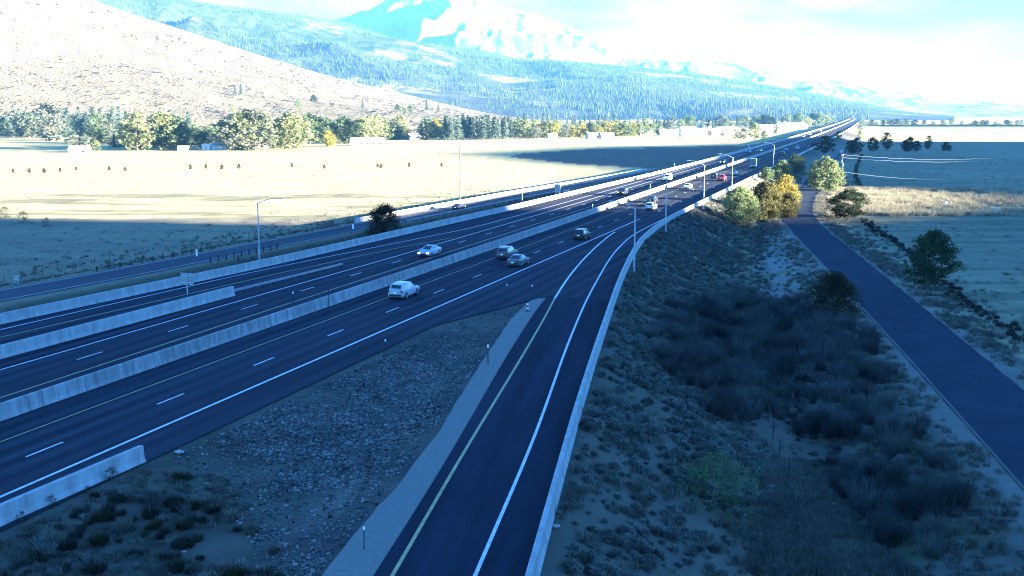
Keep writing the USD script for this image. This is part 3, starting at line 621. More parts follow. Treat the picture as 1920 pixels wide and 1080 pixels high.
# ------------------------------------------------------------------ lamp posts, poles and wires
def lamp_post(px, py, top, arm_dir, label, zb=None, arm=3.0):
    p = spot(px, py, -1.0); z = float(ground_z(p[0], p[1]))
    p = spot(px, py, z); h = (py - top) * np.hypot(p[0], p[1]) / FPX / math.cos(PIT) * 1.0
    t = thing('lamp_post', (p[0], p[1], z), math.atan2(arm_dir[1], arm_dir[0]), label=label, cat='street lamp')
    obj('base_plate', MB().box((0, 0, .05), (.5, .5, .1)).tube([(0, 0, .1), (0, 0, .5)], .16, 10).get(), M['galvanized'], t)
    obj('pole', tubemesh([(0, 0, .1), (0, 0, h * .5), (0, 0, h)], [.12, .10, .075], 10), M['galvanized'], t, smooth=40)
    u = np.linspace(0, 1, 9); a = np.stack([u * arm, 0 * u, h - .1 + .95 * np.sin(u * pi / 2) ** .9], -1)
    obj('arm', tubemesh(a, np.linspace(.06, .04, 9), 8), M['galvanized'], t, smooth=40)
    hd = obj('lamp_head', ring_loft([np.array([(arm - .1 + x, y, h + .80 + z_) for y, z_ in ((-w, .0), (-w, .06), (0, .12), (w, .06), (w, 0), (0, -.04 * w))]) for x, w in ((0, .07), (.25, .14), (.7, .15), (.85, .08))]), M['steel'], t)
    obj('lens', boxmesh((arm + .35, 0, h + .785), (.45, .2, .03)), M['lens'], hd.GetPath())
west = (-N[0], -N[1]); east = (N[0], N[1])
lamp_post(487, 492, 384, east, 'thin lamp post with long curved arm behind the left barrier', arm=3.6)
lamp_post(1189, 512, 392, west, 'nearest lamp post on the bank beside the ramp barrier', arm=2.6)
lamp_post(1248, 434, 336, west, 'lamp post on the bank just right of the silver wagon')
lamp_post(1319, 392, 312, west, 'lamp post with curved arm standing left of the green roadside tree')
lamp_post(1372, 362, 298, west, 'lamp post standing directly right of the red pickup')
lamp_post(1450, 312, 274, west, 'far lamp post in the shaded part right of the oncoming headlights')
lamp_post(979, 388, 345, east, 'short sunlit lamp post behind the outer barrier', arm=2.0)

def utility_pole(x, y, z, h, label, rz=0, transformer=True):
    t = thing('utility_pole', (x, y, z), rz, label=label, cat='utility pole')
    obj('pole', tubemesh([(0, 0, -.3), (0, 0, h)], [.17, .11], 8), M['wood'], t, smooth=40)
    ca = obj('crossarm', boxmesh((0, .12, h - .6), (2.4, .11, .13)), M['wood'], t)
    for dx in (-1.1, 0.35, 1.1): obj('insulator', tubemesh([(dx, .12, h - .54), (dx, .12, h - .38)], [.05, .04], 6), M['reflector'], ca.GetPath())
    if transformer:
        for sd, dz in ((-.45, 3.3), (.5, 2.4)):
            obj('transformer', tubemesh([(sd, 0, h - dz - .6), (sd, 0, h - dz - .55), (sd, 0, h - dz + .35), (sd, 0, h - dz + .4)], [.2, .27, .27, .2], 12), M['galvanized'], t, smooth=40)
    return t
pu = spot(1577, 358, -4.5); zu = float(ground_z(pu[0], pu[1])); HU = 11.6
utility_pole(pu[0], pu[1], zu, HU, 'pale wooden utility pole with transformers beside the leafy tree', rz=rad(95))
pv = spot(1955, 355, -4.5); zv = float(ground_z(pv[0], pv[1]))
utility_pole(pv[0], pv[1], zv, HU, 'wooden utility pole carrying the right-hand end of the power wires', rz=rad(95), transformer=False)
pl = spot(863, 384, -4.0); zl = float(ground_z(pl[0], pl[1]))
utility_pole(pl[0], pl[1], zl, 15.2, 'tall thin utility pole standing in the sunlit field', rz=rad(20), transformer=False)
for q, (h0, sag, off, lb) in enumerate(((HU - .35, 1.55, -.9, 'uppermost power wire sagging over the shaded pasture'), (HU - 1.3, 1.5, .9, 'middle power wire sagging over the shaded pasture'), (HU - 5.6, 2.6, 0, 'lowest power wire with the deepest sag over the shaded pasture'))):
    u = np.linspace(0, 1, 25); pts = np.stack([pu[0] + (pv[0] - pu[0]) * u, pu[1] + off + (pv[1] - pu[1]) * u, zu + h0 + (zv - zu) * u - sag * 4 * u * (1 - u)], -1)
    obj('power_wire', tubemesh(pts, .024, 5), M['galvanized'], label=lb, cat='wire')

# ------------------------------------------------------------------ signs, markers, rails
def sign_back(px, py, z, w, h, clear, label, posts=2, head=None, frame=True):
    p = spot(px, py, z); z = float(ground_z(p[0], p[1])) if z < -.5 else z
    t = thing('road_sign', (p[0], p[1], z), -AZ if head is None else head, label=label, cat='sign')
    obj('panel', boxmesh((0, 0, clear + h / 2), (w, .03, h)), M['sign_back'], t)
    for k in range(posts):
        x = 0 if posts == 1 else (k / (posts - 1) - .5) * w * .7
        obj('post', boxmesh((x, -.06, (clear + h) / 2), (.08, .08, clear + h)), M['galvanized'], t)
    if frame:
        for zz in (.2, .8): obj('brace', boxmesh((0, -.035, clear + h * zz), (w * .96, .04, .07)), M['steel'], t)
sign_back(352, 551, 0.0, 1.6, 1.35, 1.0, 'grey back of a square road sign between the left-hand lanes', posts=1)
sign_back(31, 522, -3.4, .95, .8, .9, 'small dark sign back on two legs at the far left field edge')
sign_back(1046, 366, -3.0, 1.7, 2.4, 1.3, 'dark sign back, left one of the pair on the left road verge')
sign_back(1063, 366, -3.0, 1.9, 1.9, 1.0, 'dark braced sign back, right one of the pair on the left road verge')
def marker(px, py, z, h, label, r=.045, band=True, m='dark_post', red=False, base=False):
    p = spot(px, py, z); zz = float(ground_z(p[0], p[1])) if z != 0 else 0
    p = spot(px, py, zz)
    t = thing('marker_post', (p[0], p[1], zz), -AZ, label=label, cat='marker post')
    obj('post', tubemesh([(0, 0, -.05), (0, 0, h)], r, 8), M[m], t)
    if band:
        for q in ((.80, .95),) if not red else ((.30, .48), (.72, .92)): obj('reflector_band', tubemesh([(0, 0, h * q[0]), (0, 0, h * q[1])], r * 1.35, 8), M['reflector'], t)
    if red: obj('red_band', tubemesh([(0, 0, h * .5), (0, 0, h * .7)], r * 1.3, 8), M['red_band'], t)
    if base: obj('foot', boxmesh((.1, 0, .04), (.7, .35, .08)), M['plastic'], t)
marker(723, 662, -.3, 1.25, 'dark marker post with white top at the upper left of the rock bed')
marker(915, 684, -.1, 1.75, 'dark marker post with pale band at the edge of the gravel strip', r=.05)
marker(683, 1032, -.1, 1.25, 'nearest marker post, on the gravel strip by the bottom of the picture', r=.03)
marker(950, 553, 0, 1.3, 'marker post with white band on the paved gore')
marker(998, 555, -.05, 1.3, 'thin dark marker post at the tip of the gravel strip')
marker(989, 585, -.05, 1.0, 'short red and white marker on a dark foot near the gravel tip', r=.07, red=True, base=True)
marker(868 + 0, 620, -.3, .7, 'low bent dark stake on the bare soil behind the rock bed', r=.03, band=False)
marker(550, 572, 0, 1.5, 'marker post with white sleeve beyond the median barrier, left one of two')
marker(617, 575, 0, 1.9, 'dark marker post standing close to the median barrier, right one of two', band=False)
marker(369, 481, -3.2, 1.2, 'short white marker post on the verge of the left road', r=.12, m='reflector', band=False)
marker(662, 430, -3.2, 1.0, 'short white marker post left of the ragged bush', r=.16, m='reflector', band=False)
marker(447, 490, -3.2, .9, 'small dark stake left of the bare lamp post', r=.12, band=False)
marker(1313, 0 + 336, 0, 1.0, 'small marker on the median in the sunlit stretch', band=False)
marker(1219, 356, 0, 1.3, 'white post beyond the sunlit median barrier', r=.09, m='reflector', band=False)
marker(1111, 391, 0, .9, 'stubby white post at the foot of the median barrier on the lit road', r=.1, m='reflector', band=False)
marker(1264, 316, 0, 1.7, 'slim pale post with a round top behind the outer barrier', r=.1, m='reflector')
def guard_rail(pts, label, zfun, post_h=.78, step=1.9, beam=True):
    pts = np.asarray(pts, float); L = np.concatenate([[0], np.cumsum(np.linalg.norm(np.diff(pts, axis=0), axis=1))])
    q = np.arange(0, L[-1] + .01, step); x = np.interp(q, L, pts[:, 0]); y = np.interp(q, L, pts[:, 1]); z = zfun(x, y)
    t = thing('guard_rail', label=label, cat='guard rail')
    dx, dy = np.gradient(x), np.gradient(y); ln = np.hypot(dx, dy); nx, ny = dy / ln, -dx / ln
    for a, b, c in zip(x, y, z): obj('post', boxmesh((a, b, c + post_h / 2 - .05), (.16, .2, post_h + .1)), M['dark_post'], t)
    if beam:
        prof = [(-.0, .42), (.07, .47), (.02, .55), (.07, .63), (.0, .70), (-.03, .70), (.03, .63), (-.02, .55), (.03, .47), (-.03, .42)]
        rings = [np.array([(a + nx_ * (.13 + o), b + ny_ * (.13 + o), c + h) for o, h in prof]) for a, b, c, nx_, ny_ in zip(x, y, z, nx, ny)]
        obj('rail', ring_loft(rings), M['sign_back'], t)
gr = R(np.arange(101, 124, 1.9), np.interp(np.arange(101, 124, 1.9), [101, 124], [-20.3, -18.9]))
guard_rail(gr[:, :2], 'steel guard rail continuing from the end of the short left barrier', lambda x, y: 0 * x)
gs_ = np.arange(128, 156, 1.0); gr = R(gs_, n_wroad(gs_) - 4.6)
guard_rail(gr[:, :2], 'guard rail with dark posts along the far verge of the left road', lambda x, y: ground_z(x, y), step=2.4, beam=False)
gs_ = np.arange(141, 160, 1.0); gr = R(gs_, n_wroad(gs_) + 5.2)
guard_rail(gr[:, :2], 'row of dark rail posts between the left road and the embankment', lambda x, y: ground_z(x, y), step=2.0, beam=False, post_h=1.0)
gs_ = np.arange(206, 300, 2.0); gr = R(gs_, n_wroad(gs_) + 5.0)
guard_rail(gr[:, :2], 'sunlit guard rail on the near side of the left road beyond the bush', lambda x, y: ground_z(x, y), step=3.8)
def wire_fence(pixels, z, h, label, wires=3, r=.05):
    t = thing('wire_fence', label=label, cat='fence')
    P = []
    for px, py in pixels:
        p = spot(px, py, z); zz = float(ground_z(p[0], p[1])); p = spot(px, py, zz); P.append(p)
        obj('post', tubemesh([(p[0], p[1], zz - .1), (p[0] + .04, p[1], zz + h)], r, 6), M['dark_post'], t)
    for k in range(wires):
        obj('wire', tubemesh([p + np.array([0, 0, h * (.35 + .55 * k / max(1, wires - 1))]) for p in P], .006, 4), M['dark_post'], t)
wire_fence([(1532, 1080), (1517, 1042), (1507, 1004), (1495, 968), (1478, 905), (1461, 857), (1449, 822), (1440, 790)], -4.9, 1.35, 'wire fence with thin dark posts on the grassy bank at the lower right')
wire_fence([(411, 461), (425, 458), (467, 450), (479, 448)], -4.5, 1.6, 'four dark fence posts at the field edge left of the lamp post')
wire_fence([(8, 528), (40, 521), (80, 516), (108, 508), (150, 500), (178, 494), (206, 491), (240, 482), (268, 477), (300, 472)], -3.6, 1.1, 'low fence along the shaded field edge at the far left', r=.04)
wire_fence([(1925, 655), (1888, 632), (1852, 606), (1818, 580), (1786, 556), (1758, 531), (1730, 508), (1706, 488), (1684, 470), (1662, 450), (1642, 434)], -4.6, 1.2, 'wire fence along the pasture edge behind the large right tree')
wire_fence([(560, 420), (590, 415), (612, 414), (635, 413), (656, 412)], -4.5, 1.5, 'short fence in front of the sunlit field beside the bush')
# ------------------------------------------------------------------ plants
def rot_rand(rng, n):
    a = rng.uniform(0, 2 * pi, n); z = rng.uniform(-1, 1, n); r = np.sqrt(1 - z * z)
    return np.stack([r * np.cos(a), r * np.sin(a), z], -1)
def leaf_quads(rng, P, size, up=0.3):
    n = len(P); a = rot_rand(rng, n); a[:, 2] *= .6; a /= np.linalg.norm(a, axis=1, keepdims=True)
    b = np.cross(a, rot_rand(rng, n)); b /= np.linalg.norm(b, axis=1, keepdims=True) + 1e-9
    s = (size * rng.uniform(.6, 1.4, n))[:, None]
    v = np.stack([P - a * s, P + b * s * .55, P + a * s, P - b * s * .55], 1).reshape(-1, 3)
    f = np.arange(4 * n).reshape(n, 4)
    return v, f
def crown_points(rng, n_clump, per, shape, rc):
    """clumps of leaves spread through an uneven crown; shape(z01) gives the half width"""
    pts = []
    for _ in range(n_clump):
        z = rng.uniform(0, 1) ** .85; w = shape(z); a = rng.uniform(0, 2 * pi); r = w * math.sqrt(rng.uniform(.1, 1))
        c = np.array([r * math.cos(a), r * math.sin(a), z]); k = rng.uniform(.6, 1.35) * rc
        q = rot_rand(rng, per) * (rng.uniform(0, 1, (per, 1)) ** .45) * k; q[:, 2] *= .75
        pts.append(c + q)
    return np.vstack(pts)
def tree_kind(name, leaf, seed, kind='broad', clumps=34, per=20, size=.035, trunk=.28, width=.36, lean=0.0):
    rng = np.random.default_rng(seed); t = kindproto(name)
    tr = MB()
    if kind == 'conifer':
        P, A = [], []
        for k in range(17):
            z = .12 + .86 * k / 16; L = width * (1 - (z - .1) / .92) ** .85 * rng.uniform(.8, 1.15)
            for a in np.linspace(0, 2 * pi, 9, endpoint=False) + rng.uniform(0, 1):
                l = L * rng.uniform(.65, 1.1)
                for u in np.linspace(.15, 1, 5): P.append((l * u * math.cos(a) + rng.normal(0, .008), l * u * math.sin(a) + rng.normal(0, .008), z - .22 * l * u + rng.normal(0, .006)))
        v, f = leaf_quads(rng, np.array(P), size)
        tr.tube([(0, 0, 0), (0, 0, .95)], [.018, .004], 6)
    else:
        if kind == 'poplar': shp = lambda z: width * (.30 + 1.9 * z - 2.2 * z * z) + .01
        elif kind == 'shrub': shp = lambda z: width * math.sqrt(max(0.02, 1 - (1.15 * z - .15) ** 2))
        else: shp = lambda z: width * (math.sin(pi * min(1, z * .86 + .14)) ** .6) * rng.uniform(.75, 1.1)
        Q = crown_points(rng, clumps, per, shp, {'poplar': .09, 'shrub': .20}.get(kind, .125))
        Q[:, 2] = trunk * .75 + Q[:, 2] * (.95 - trunk * .75); Q[:, 0] += lean * Q[:, 2]
        Q[:, 2] = np.maximum(Q[:, 2], .02)
        v, f = leaf_quads(rng, Q, size)
        tr.tube([(0, 0, -.02), (.01, .005, trunk * .6), (lean * .4, -.01, trunk + .15), (lean * .7, 0, .75)], [.028, .021, .015, .004], 7)
        for a in np.linspace(0, 2 * pi, 7, endpoint=False):
            z0 = rng.uniform(trunk * .6, trunk + .25); l = width * rng.uniform(.6, .95); b = a + rng.uniform(-.3, .3)
            tr.tube([(lean * z0, 0, z0), (l * .5 * math.cos(b), l * .5 * math.sin(b), z0 + .10), (l * math.cos(b), l * math.sin(b), z0 + rng.uniform(.12, .3))], [.011, .007, .003], 5)
    obj('trunk', tr.get(), M['bark'], t); obj('crown', (v, f), M[leaf], t)
    return t
K = {}
for c, (leafs, kind, n, kw) in {
    'C': (('needle',), 'conifer', 3, dict(size=.042, width=.25)), 'B': (('leaf_green',), 'broad', 3, dict(trunk=.12, clumps=60, per=22, size=.040, width=.38)), 'L': (('leaf_lime',), 'broad', 4, dict(trunk=.08, width=.36, clumps=64, per=22, size=.038)),
    'Y': (('leaf_yellow',), 'broad', 2, dict(trunk=.08, clumps=60, per=22, size=.04, width=.38)), 'G': (('leaf_grey',), 'broad', 3, dict(trunk=.08, width=.44, clumps=64, per=22, size=.04)), 'P': (('leaf_green',), 'poplar', 2, dict(trunk=.1, width=.22, clumps=50, per=22)),
    'D': (('leaf_dark',), 'broad', 3, dict(trunk=.12, width=.48, clumps=66, per=24, size=.042)), 'S': (('leaf_olive',), 'shrub', 2, dict(trunk=.02, width=.5, clumps=26))}.items():
    K[c] = [tree_kind('tree_%s_%d' % (c.lower(), q), leafs[0], 100 + ord(c) * 7 + q, kind, **kw) for q in range(n)]
def hill_hit(px, py, surf):
    d = ray(px, py); th = math.degrees(math.atan2(d[0], d[1])); rr = np.linspace(surf.r0 * .85, surf.r1, 1500); hh = CAMH + rr * d[2] / math.hypot(d[0], d[1])
    zz = surf.z(np.full(1500, th), rr); k = np.argmax(zz > hh); r = rr[k]
    return np.array([r * math.sin(rad(th)), r * math.cos(rad(th)), zz[k]])
KINDNAME = {'C': 'conifer', 'B': 'leafy_tree', 'L': 'cottonwood_tree', 'Y': 'yellow_tree', 'G': 'willow_tree', 'P': 'poplar_tree', 'D': 'dark_tree', 'S': 'shrub'}
def tree(c, px, base, top, label, group=None, wide=1.0, pos=None, z=-4.6, cat='tree', name=None):
    p = spot(px, base, z) if pos is None else pos
    if pos is None:
        zz = float(ground_z(p[0], p[1])) if np.hypot(p[0], p[1]) < 1300 else BASE
        p = spot(px, base, zz)
    h = (base - top) * np.linalg.norm(p - [0, 0, CAMH]) / FPX
    k = K[c] if isinstance(K[c], list) else [K[c]]
    thing(name or KINDNAME[c], p - np.array([0, 0, .05]), RNG.uniform(0, 6.28), (h * wide, h * wide, h), ref=k[int(RNG.integers(len(k)))], label=label, cat=cat, group=group)

ORD = 'first second third fourth fifth sixth seventh eighth ninth tenth eleventh twelfth thirteenth fourteenth fifteenth sixteenth seventeenth eighteenth nineteenth twentieth'.split()
for a_, t_ in (('twenty', 'thirtieth'), ('thirty', 'fortieth'), ('forty', 'fiftieth'), ('fifty', 'sixtieth'), ('sixty', 'seventieth'), ('seventy', 'eightieth')): ORD += [a_ + '-' + w_ for w_ in ORD[:9]] + [t_]
seen = {}
def nth(k):
    seen[k] = seen.get(k, 0) + 1; return ORD[seen[k] - 1]
GB = 'trees of the belt below the bare hill'
LB = {'C': 'dark conifer in the tree belt below the bare hill', 'B': 'green broad tree in the tree belt below the bare hill', 'L': 'pale green cottonwood in the tree belt below the bare hill', 'G': 'grey-green spreading tree in the tree belt below the bare hill', 'Y': 'yellow autumn tree in the tree belt below the bare hill', 'D': 'very dark tree in the tree belt below the bare hill', 'P': 'slender pale poplar in the tree belt below the bare hill'}
belt = '''B15,255,226 G34,256,222 B50,258,216 B64,258,222 B76,254,222 G93,264,200,1.2 C106,258,206 B120,258,228 C128,262,208 C150,258,206 C164,256,214 C176,258,206 C190,256,208 B204,252,216 C213,252,204 C225,250,204 C238,252,212 L248,280,222 L258,283,214 C262,246,193 C276,246,190 C287,246,196 C299,246,198 L306,281,214 B319,281,224 P327,281,218 B334,281,220 L346,279,234 G141,284,256,1.5 G162,284,258,1.4 L180,284,264 C354,252,212 C369,244,198 D400,258,233 D417,258,230 G432,281,226 G442,282,216 L453,282,213 L466,282,210 G478,282,208 L491,281,213 L503,279,222 C523,262,222 L535,280,222 L546,279,212 L557,278,217 B568,272,217 B581,270,214 B593,270,219 B605,270,221 Y615,275,244 Y621,274,250 B641,270,226 D655,270,224 G666,268,228 L680,269,222 L693,268,216 L705,267,215 L717,266,221 G729,262,230 G741,262,231 G753,260,236 C790,262,232 B799,262,222 D806,263,230 Y818,260,221 L828,260,226
L975,260,224 L986,260,226 D994,259,232 G1004,260,236 Y1018,258,230 L1030,258,226 Y1042,258,230 G1052,258,236 G1062,258,238 Y1072,257,234 L1079,257,238 Y1092,258,232 D1101,258,236 L1112,257,230 Y1122,257,236 L1131,256,226 Y1140,256,228 L1150,256,232 Y1162,256,234 B1171,256,230 L1180,256,234 Y1190,255,232 B1200,255,232 L1210,254,230 B1222,253,232 B1234,252,236'''.split()
fill = np.random.default_rng(77)
for x in np.arange(186, 764, 7.0):
    c = 'BGLBCLG'[int(fill.integers(7))]; b = 264 + fill.uniform(0, 14) * (x < 560) - .012 * max(0, x - 560)
    belt.append('%s%.0f,%.0f,%.0f' % (c, x + fill.uniform(-3, 3), b, b - fill.uniform(24, 46)))
for x in np.arange(8, 186, 6.0):
    b = 254 + fill.uniform(-3, 6); belt.append('%s%.0f,%.0f,%.0f' % ('CBGC'[int(fill.integers(4))], x, b, b - fill.uniform(22, 44)))
for x in np.arange(964, 1244, 8.0):
    b = 256 + fill.uniform(-4, 3) - .015 * (x - 964); belt.append('%s%.0f,%.0f,%.0f' % ('LYGL'[int(fill.integers(4))], x, b, b - fill.uniform(16, 30)))
for e in sorted(belt, key=lambda e: float(e[1:].split(',')[0])):
    q = e[1:].split(','); c = e[0]
    tree(c, float(q[0]), float(q[1]), float(q[2]), LB[c].replace(' tree belt', ' belt') + ', %s from left' % nth(c), GB, wide=float(q[3]) if len(q) > 3 else RNG.uniform(1.05, 1.35))
for k, x in enumerate(np.arange(834, 966, 6.0)): tree('C', x + RNG.uniform(-2, 2), 263 - .02 * (x - 834) + RNG.uniform(-2, 1), 218 + RNG.uniform(-4, 8), 'tall conifer, %s from the left in the dense stand beside the yellow trees' % nth('ds'), 'conifers of the dense stand', wide=1.15)
for k, x in enumerate(np.arange(972, 1240, 9.0)): tree('C', x + RNG.uniform(-3, 3), 246 + RNG.uniform(-3, 2), 214 + RNG.uniform(-4, 8) + .03 * (x - 972), 'dark pointed conifer, %s from the left behind the yellow trees' % nth('cy'), 'conifers behind the yellow trees')
for k, x in enumerate(np.arange(1236, 1560, 8.5)):
    c = 'BCBDGL'[int(RNG.integers(6))]
    b = 243 - .025 * (x - 1236); tree(c, x + RNG.uniform(-3, 3), b + RNG.uniform(-2, 3), b - 21 + RNG.uniform(-4, 6), 'far tree, %s from the left in the row beyond the pale buildings' % nth('fr'), 'far row beyond the buildings', wide=1.2)
for x, b, tp, c, lb in ((1415, 264, 232, 'L', 'bright yellow-green tree standing alone left of the far highway'), (1393, 261, 240, 'G', 'grey-green round tree next to the bright yellow-green tree'), (1380, 260, 242, 'G', 'grey-green round tree, left one of the two beside the pale sheds'), (1433, 262, 246, 'B', 'small green tree right of the bright yellow-green one'), (1455, 250, 234, 'L', 'small lime tree before the pale yard by the highway'), (1265, 252, 240, 'B', 'small dark tree between the pale buildings'), (1330, 255, 245, 'D', 'small dark round bush in front of the long pale building'), (1354, 255, 245, 'D', 'second small dark round bush in front of the long pale building')):
    tree(c, x, b, tp, lb)
for x, b, tp, c, lb in ((441, 178, 160, 'C', 'left one of two small conifers alone on the bare hillside'), (452, 178, 158, 'C', 'right one of two small conifers alone on the bare hillside'), (588, 193, 178, 'D', 'small dark bushy tree on the lower bare hillside'), (680, 204, 186, 'C', 'dark conifer on the bare hillside above the belt'), (755, 214, 195, 'L', 'lime tree at the foot of the bare slope'), (770, 214, 196, 'L', 'second lime tree at the foot of the bare slope'), (745, 208, 196, 'D', 'dark bush uphill of the lime trees'), (800, 208, 188, 'C', 'conifer on the toe of the hill right of the lime trees'), (822, 212, 194, 'C', 'conifer at the very end of the bare hill'), (560, 206, 186, 'L', 'pale tree on the hillside above the cottonwoods'), (436, 212, 196, 'L', 'pale bush on the hillside between the belt gaps')):
    tree(c, x, b, tp, lb, pos=hill_hit(x, b, bare))
# saplings set out in the bright field
for x, b in ((25, 324), (55, 324), (83, 325), (113, 323), (143, 320), (205, 320), (235, 321), (357, 318), (386, 317), (416, 318), (448, 317), (547, 314), (608, 317), (708, 314), (714, 316), (767, 313), (828, 313)):
    tree('D', x, b, b - RNG.uniform(7, 10), 'tiny sapling, %s from the left in the row across the sunlit field' % nth('sp'), 'saplings across the sunlit field', wide=.7, name='sapling', cat='sapling')
# east side trees
E_ = [('D', 1636, 284, 259, 1.05, 'broad dark tree, leftmost on the shaded pasture edge'), ('P', 1662, 282, 250, 1.5, 'narrow upright tree on the pasture edge'), ('D', 1697, 284, 264, .9, 'dark round tree left of a close pair'), ('D', 1705, 284, 258, .8, 'taller dark tree in the close group'), ('D', 1718, 284, 265, .9, 'dark round tree at the right of the close group'), ('P', 1740, 281, 256, 1.3, 'pointed small tree alone right of the close group'), ('D', 1774, 284, 267, 1.1, 'small dark tree, rightmost on the pasture edge'), ('D', 1545, 288, 256, 1.25, 'big dark tree beside the far highway curve'), ('D', 1594, 290, 264, .9, 'dark tree next to the pale blue van'), ('D', 1606, 288, 260, .8, 'dark tree left of the ditch line'), ('L', 1572, 264, 246, .9, 'sunlit small tree behind the big dark tree'), ('L', 1612, 264, 246, .8, 'thin sunlit tree above the ditch line'), ('G', 1612, 246, 236, 1.2, 'tiny pale bush by the far field corner')]
for c, x, b, tp, w, lb in E_: tree(c, x, b, tp, lb, wide=w)
for x in list(np.arange(1618, 1700, 9)) + list(np.arange(1700, 1830, 17)) + list(np.arange(1830, 1990, 11)):
    b = 234 + RNG.uniform(-1, 2); tree('BDGB'[int(RNG.integers(4))], x + RNG.uniform(-3, 3), b, b - RNG.uniform(5, 11), 'tiny tree, %s from the left in the far hedge across the right fields' % nth('fh'), 'far hedge trees on the right', wide=1.5)

# nearer trees, with their own finer crowns
def hero(c, name, leaf, seed, kind, **kw): K[c] = tree_kind(name, leaf, seed, kind, **kw)
hero('h1', 'hero_green', 'leaf_lime', 11, 'broad', clumps=150, per=70, size=.024, trunk=.04, width=.54)
leafmat('leaf_olive_light', (0.06, 0.062, 0.02), (0.17, 0.165, 0.055))
hero('h2', 'hero_olive', 'leaf_olive_light', 12, 'broad', clumps=140, per=70, size=.024, trunk=.05, width=.46)
hero('h3', 'hero_yellow', 'leaf_yellow', 13, 'broad', clumps=140, per=70, size=.024, trunk=.05, width=.44)
hero('h4', 'hero_dark', 'leaf_dark', 14, 'broad', clumps=130, per=70, size=.024, trunk=.16, width=.66)
leafmat('leaf_mid', (0.016, 0.040, 0.016), (0.06, 0.11, 0.045))
hero('h5', 'hero_dark_near', 'leaf_mid', 15, 'broad', clumps=150, per=62, size=.019, trunk=.18, width=.52, lean=.05)
hero('h6', 'hero_shrub', 'leaf_olive', 16, 'shrub', clumps=120, per=90, size=.022, trunk=.03, width=.62)
hero('h7', 'hero_bush', 'leaf_green', 17, 'shrub', clumps=70, per=70, size=.020, trunk=.02, width=.85, lean=.1)
hero('h8', 'hero_mid', 'leaf_green', 18, 'broad', clumps=140, per=70, size=.024, trunk=.06, width=.5)
KINDNAME.update(h1='roadside_tree', h2='roadside_tree', h3='yellow_tree', h4='dark_tree', h5='dark_tree', h6='shrub', h7='bush', h8='roadside_tree')
for c, x, b, tp, w, lb in (('h1', 1386, 418, 350, 1.0, 'green tree with pale sunlit top, left one of the roadside cluster'), ('h2', 1432, 414, 342, 1.0, 'olive tree in the middle of the roadside cluster'), ('h3', 1470, 392, 330, 1.0, 'bright yellow tree at the right of the roadside cluster'), ('h2', 1478, 408, 362, .9, 'low olive bush beneath the bright yellow tree'),
    ('h8', 1466, 340, 302, 1.1, 'green tree between the two roads beyond the yellow tree'), ('h8', 1491, 324, 291, 1.3, 'farther green tree between the two roads'), ('h8', 1437, 336, 314, 1.4, 'low green bush on the bank beside the far barrier'), ('h1', 1549, 357, 297, .95, 'leafy green tree left of the utility pole'), ('h8', 1530, 352, 304, .8, 'smaller green tree left of the leafy one by the side road'), ('h4', 1590, 412, 356, 1.05, 'dark spreading tree right of the sunlit side road'),
    ('h5', 1743, 543, 438, .85, 'large dark tree on the right between side road and pasture'), ('h6', 1560, 590, 516, 1.0, 'brownish olive shrub at the left edge of the side road'), ('h6', 722, 444, 386, .95, 'ragged olive bush growing behind the outer barrier'), ('h7', 1335, 950, 850, 1.0, 'spreading green bush low on the bank at the bottom')):
    tree(c, x, b, tp, lb, wide=w, z=-4.0, cat='tree' if c not in ('h6', 'h7') else 'shrub')
for x, b, tp, lb in ((8, 408, 388, 'leftmost small bush at the shadow edge of the field'), (44, 418, 398, 'dark double bush at the shadow edge of the field'), (86, 424, 408, 'third small bush at the shadow edge of the field'), (66, 516, 500, 'dark low bush beside the left road, next to the small sign')):
    tree('S', x, b, tp, lb, cat='shrub')
for x, b, tp, lb in ((210, 902, 876, 'green weed tuft against the lower left barrier'), (98, 950, 928, 'small weed tuft against the lower left barrier'), (40, 978, 958, 'lowest weed tuft against the lower left barrier'), (165, 925, 910, 'tiny weed between the tufts at the lower left barrier')):
    tree('S', x, b, tp, lb, cat='weed', z=-.2, name='weed')

# ---------------------------------------------------- sage, brush, grass
def blades(rng, n, h, spread, w, lean, mound=False):
    V, Fc = [], []
    for k in range(n):
        a = rng.uniform(0, 2 * pi); r = spread * math.sqrt(rng.uniform(0, 1)); b = a + rng.normal(0, .8); l = lean * rng.uniform(.3, 1.2)
        hh = h * rng.uniform(.55, 1.1) * (math.sqrt(max(.15, 1 - (r / spread) ** 2)) if mound else 1)
        p = np.array([r * math.cos(a), r * math.sin(a), 0]); d = np.array([math.cos(b), math.sin(b), 0]); sd = np.array([-d[1], d[0], 0]) * w
        z0 = hh * .3 if mound else 0
        m = p + d * l * .4 * hh + [0, 0, hh * .55]; t = p + d * l * hh + [0, 0, hh]
        q = len(V); V += [p - sd + [0, 0, z0], p + sd + [0, 0, z0], m + sd * .8, m - sd * .8, t]; Fc += [[q, q + 1, q + 2], [q, q + 2, q + 3], [q + 3, q + 2, q + 4]]
    return np.array(V), np.array(Fc)
def sage_mesh(seed):
    rng = np.random.default_rng(seed); v, f = blades(rng, 120, .62, .52, .035, .35, True)
    q = rot_rand(rng, 150); q[:, 2] = np.abs(q[:, 2]) * .62; q *= rng.uniform(.55, 1, (150, 1)) * np.array([.55, .55, .95]); v2, f2 = leaf_quads(rng, q + [0, 0, .03], .085)
    return np.vstack([v, v2]), np.vstack([f, np.vstack([f2[:, [0, 1, 2]], f2[:, [0, 2, 3]]]) + len(v)])
def quat(yaw): return np.stack([np.cos(yaw / 2), 0 * yaw, 0 * yaw, np.sin(yaw / 2)], -1)
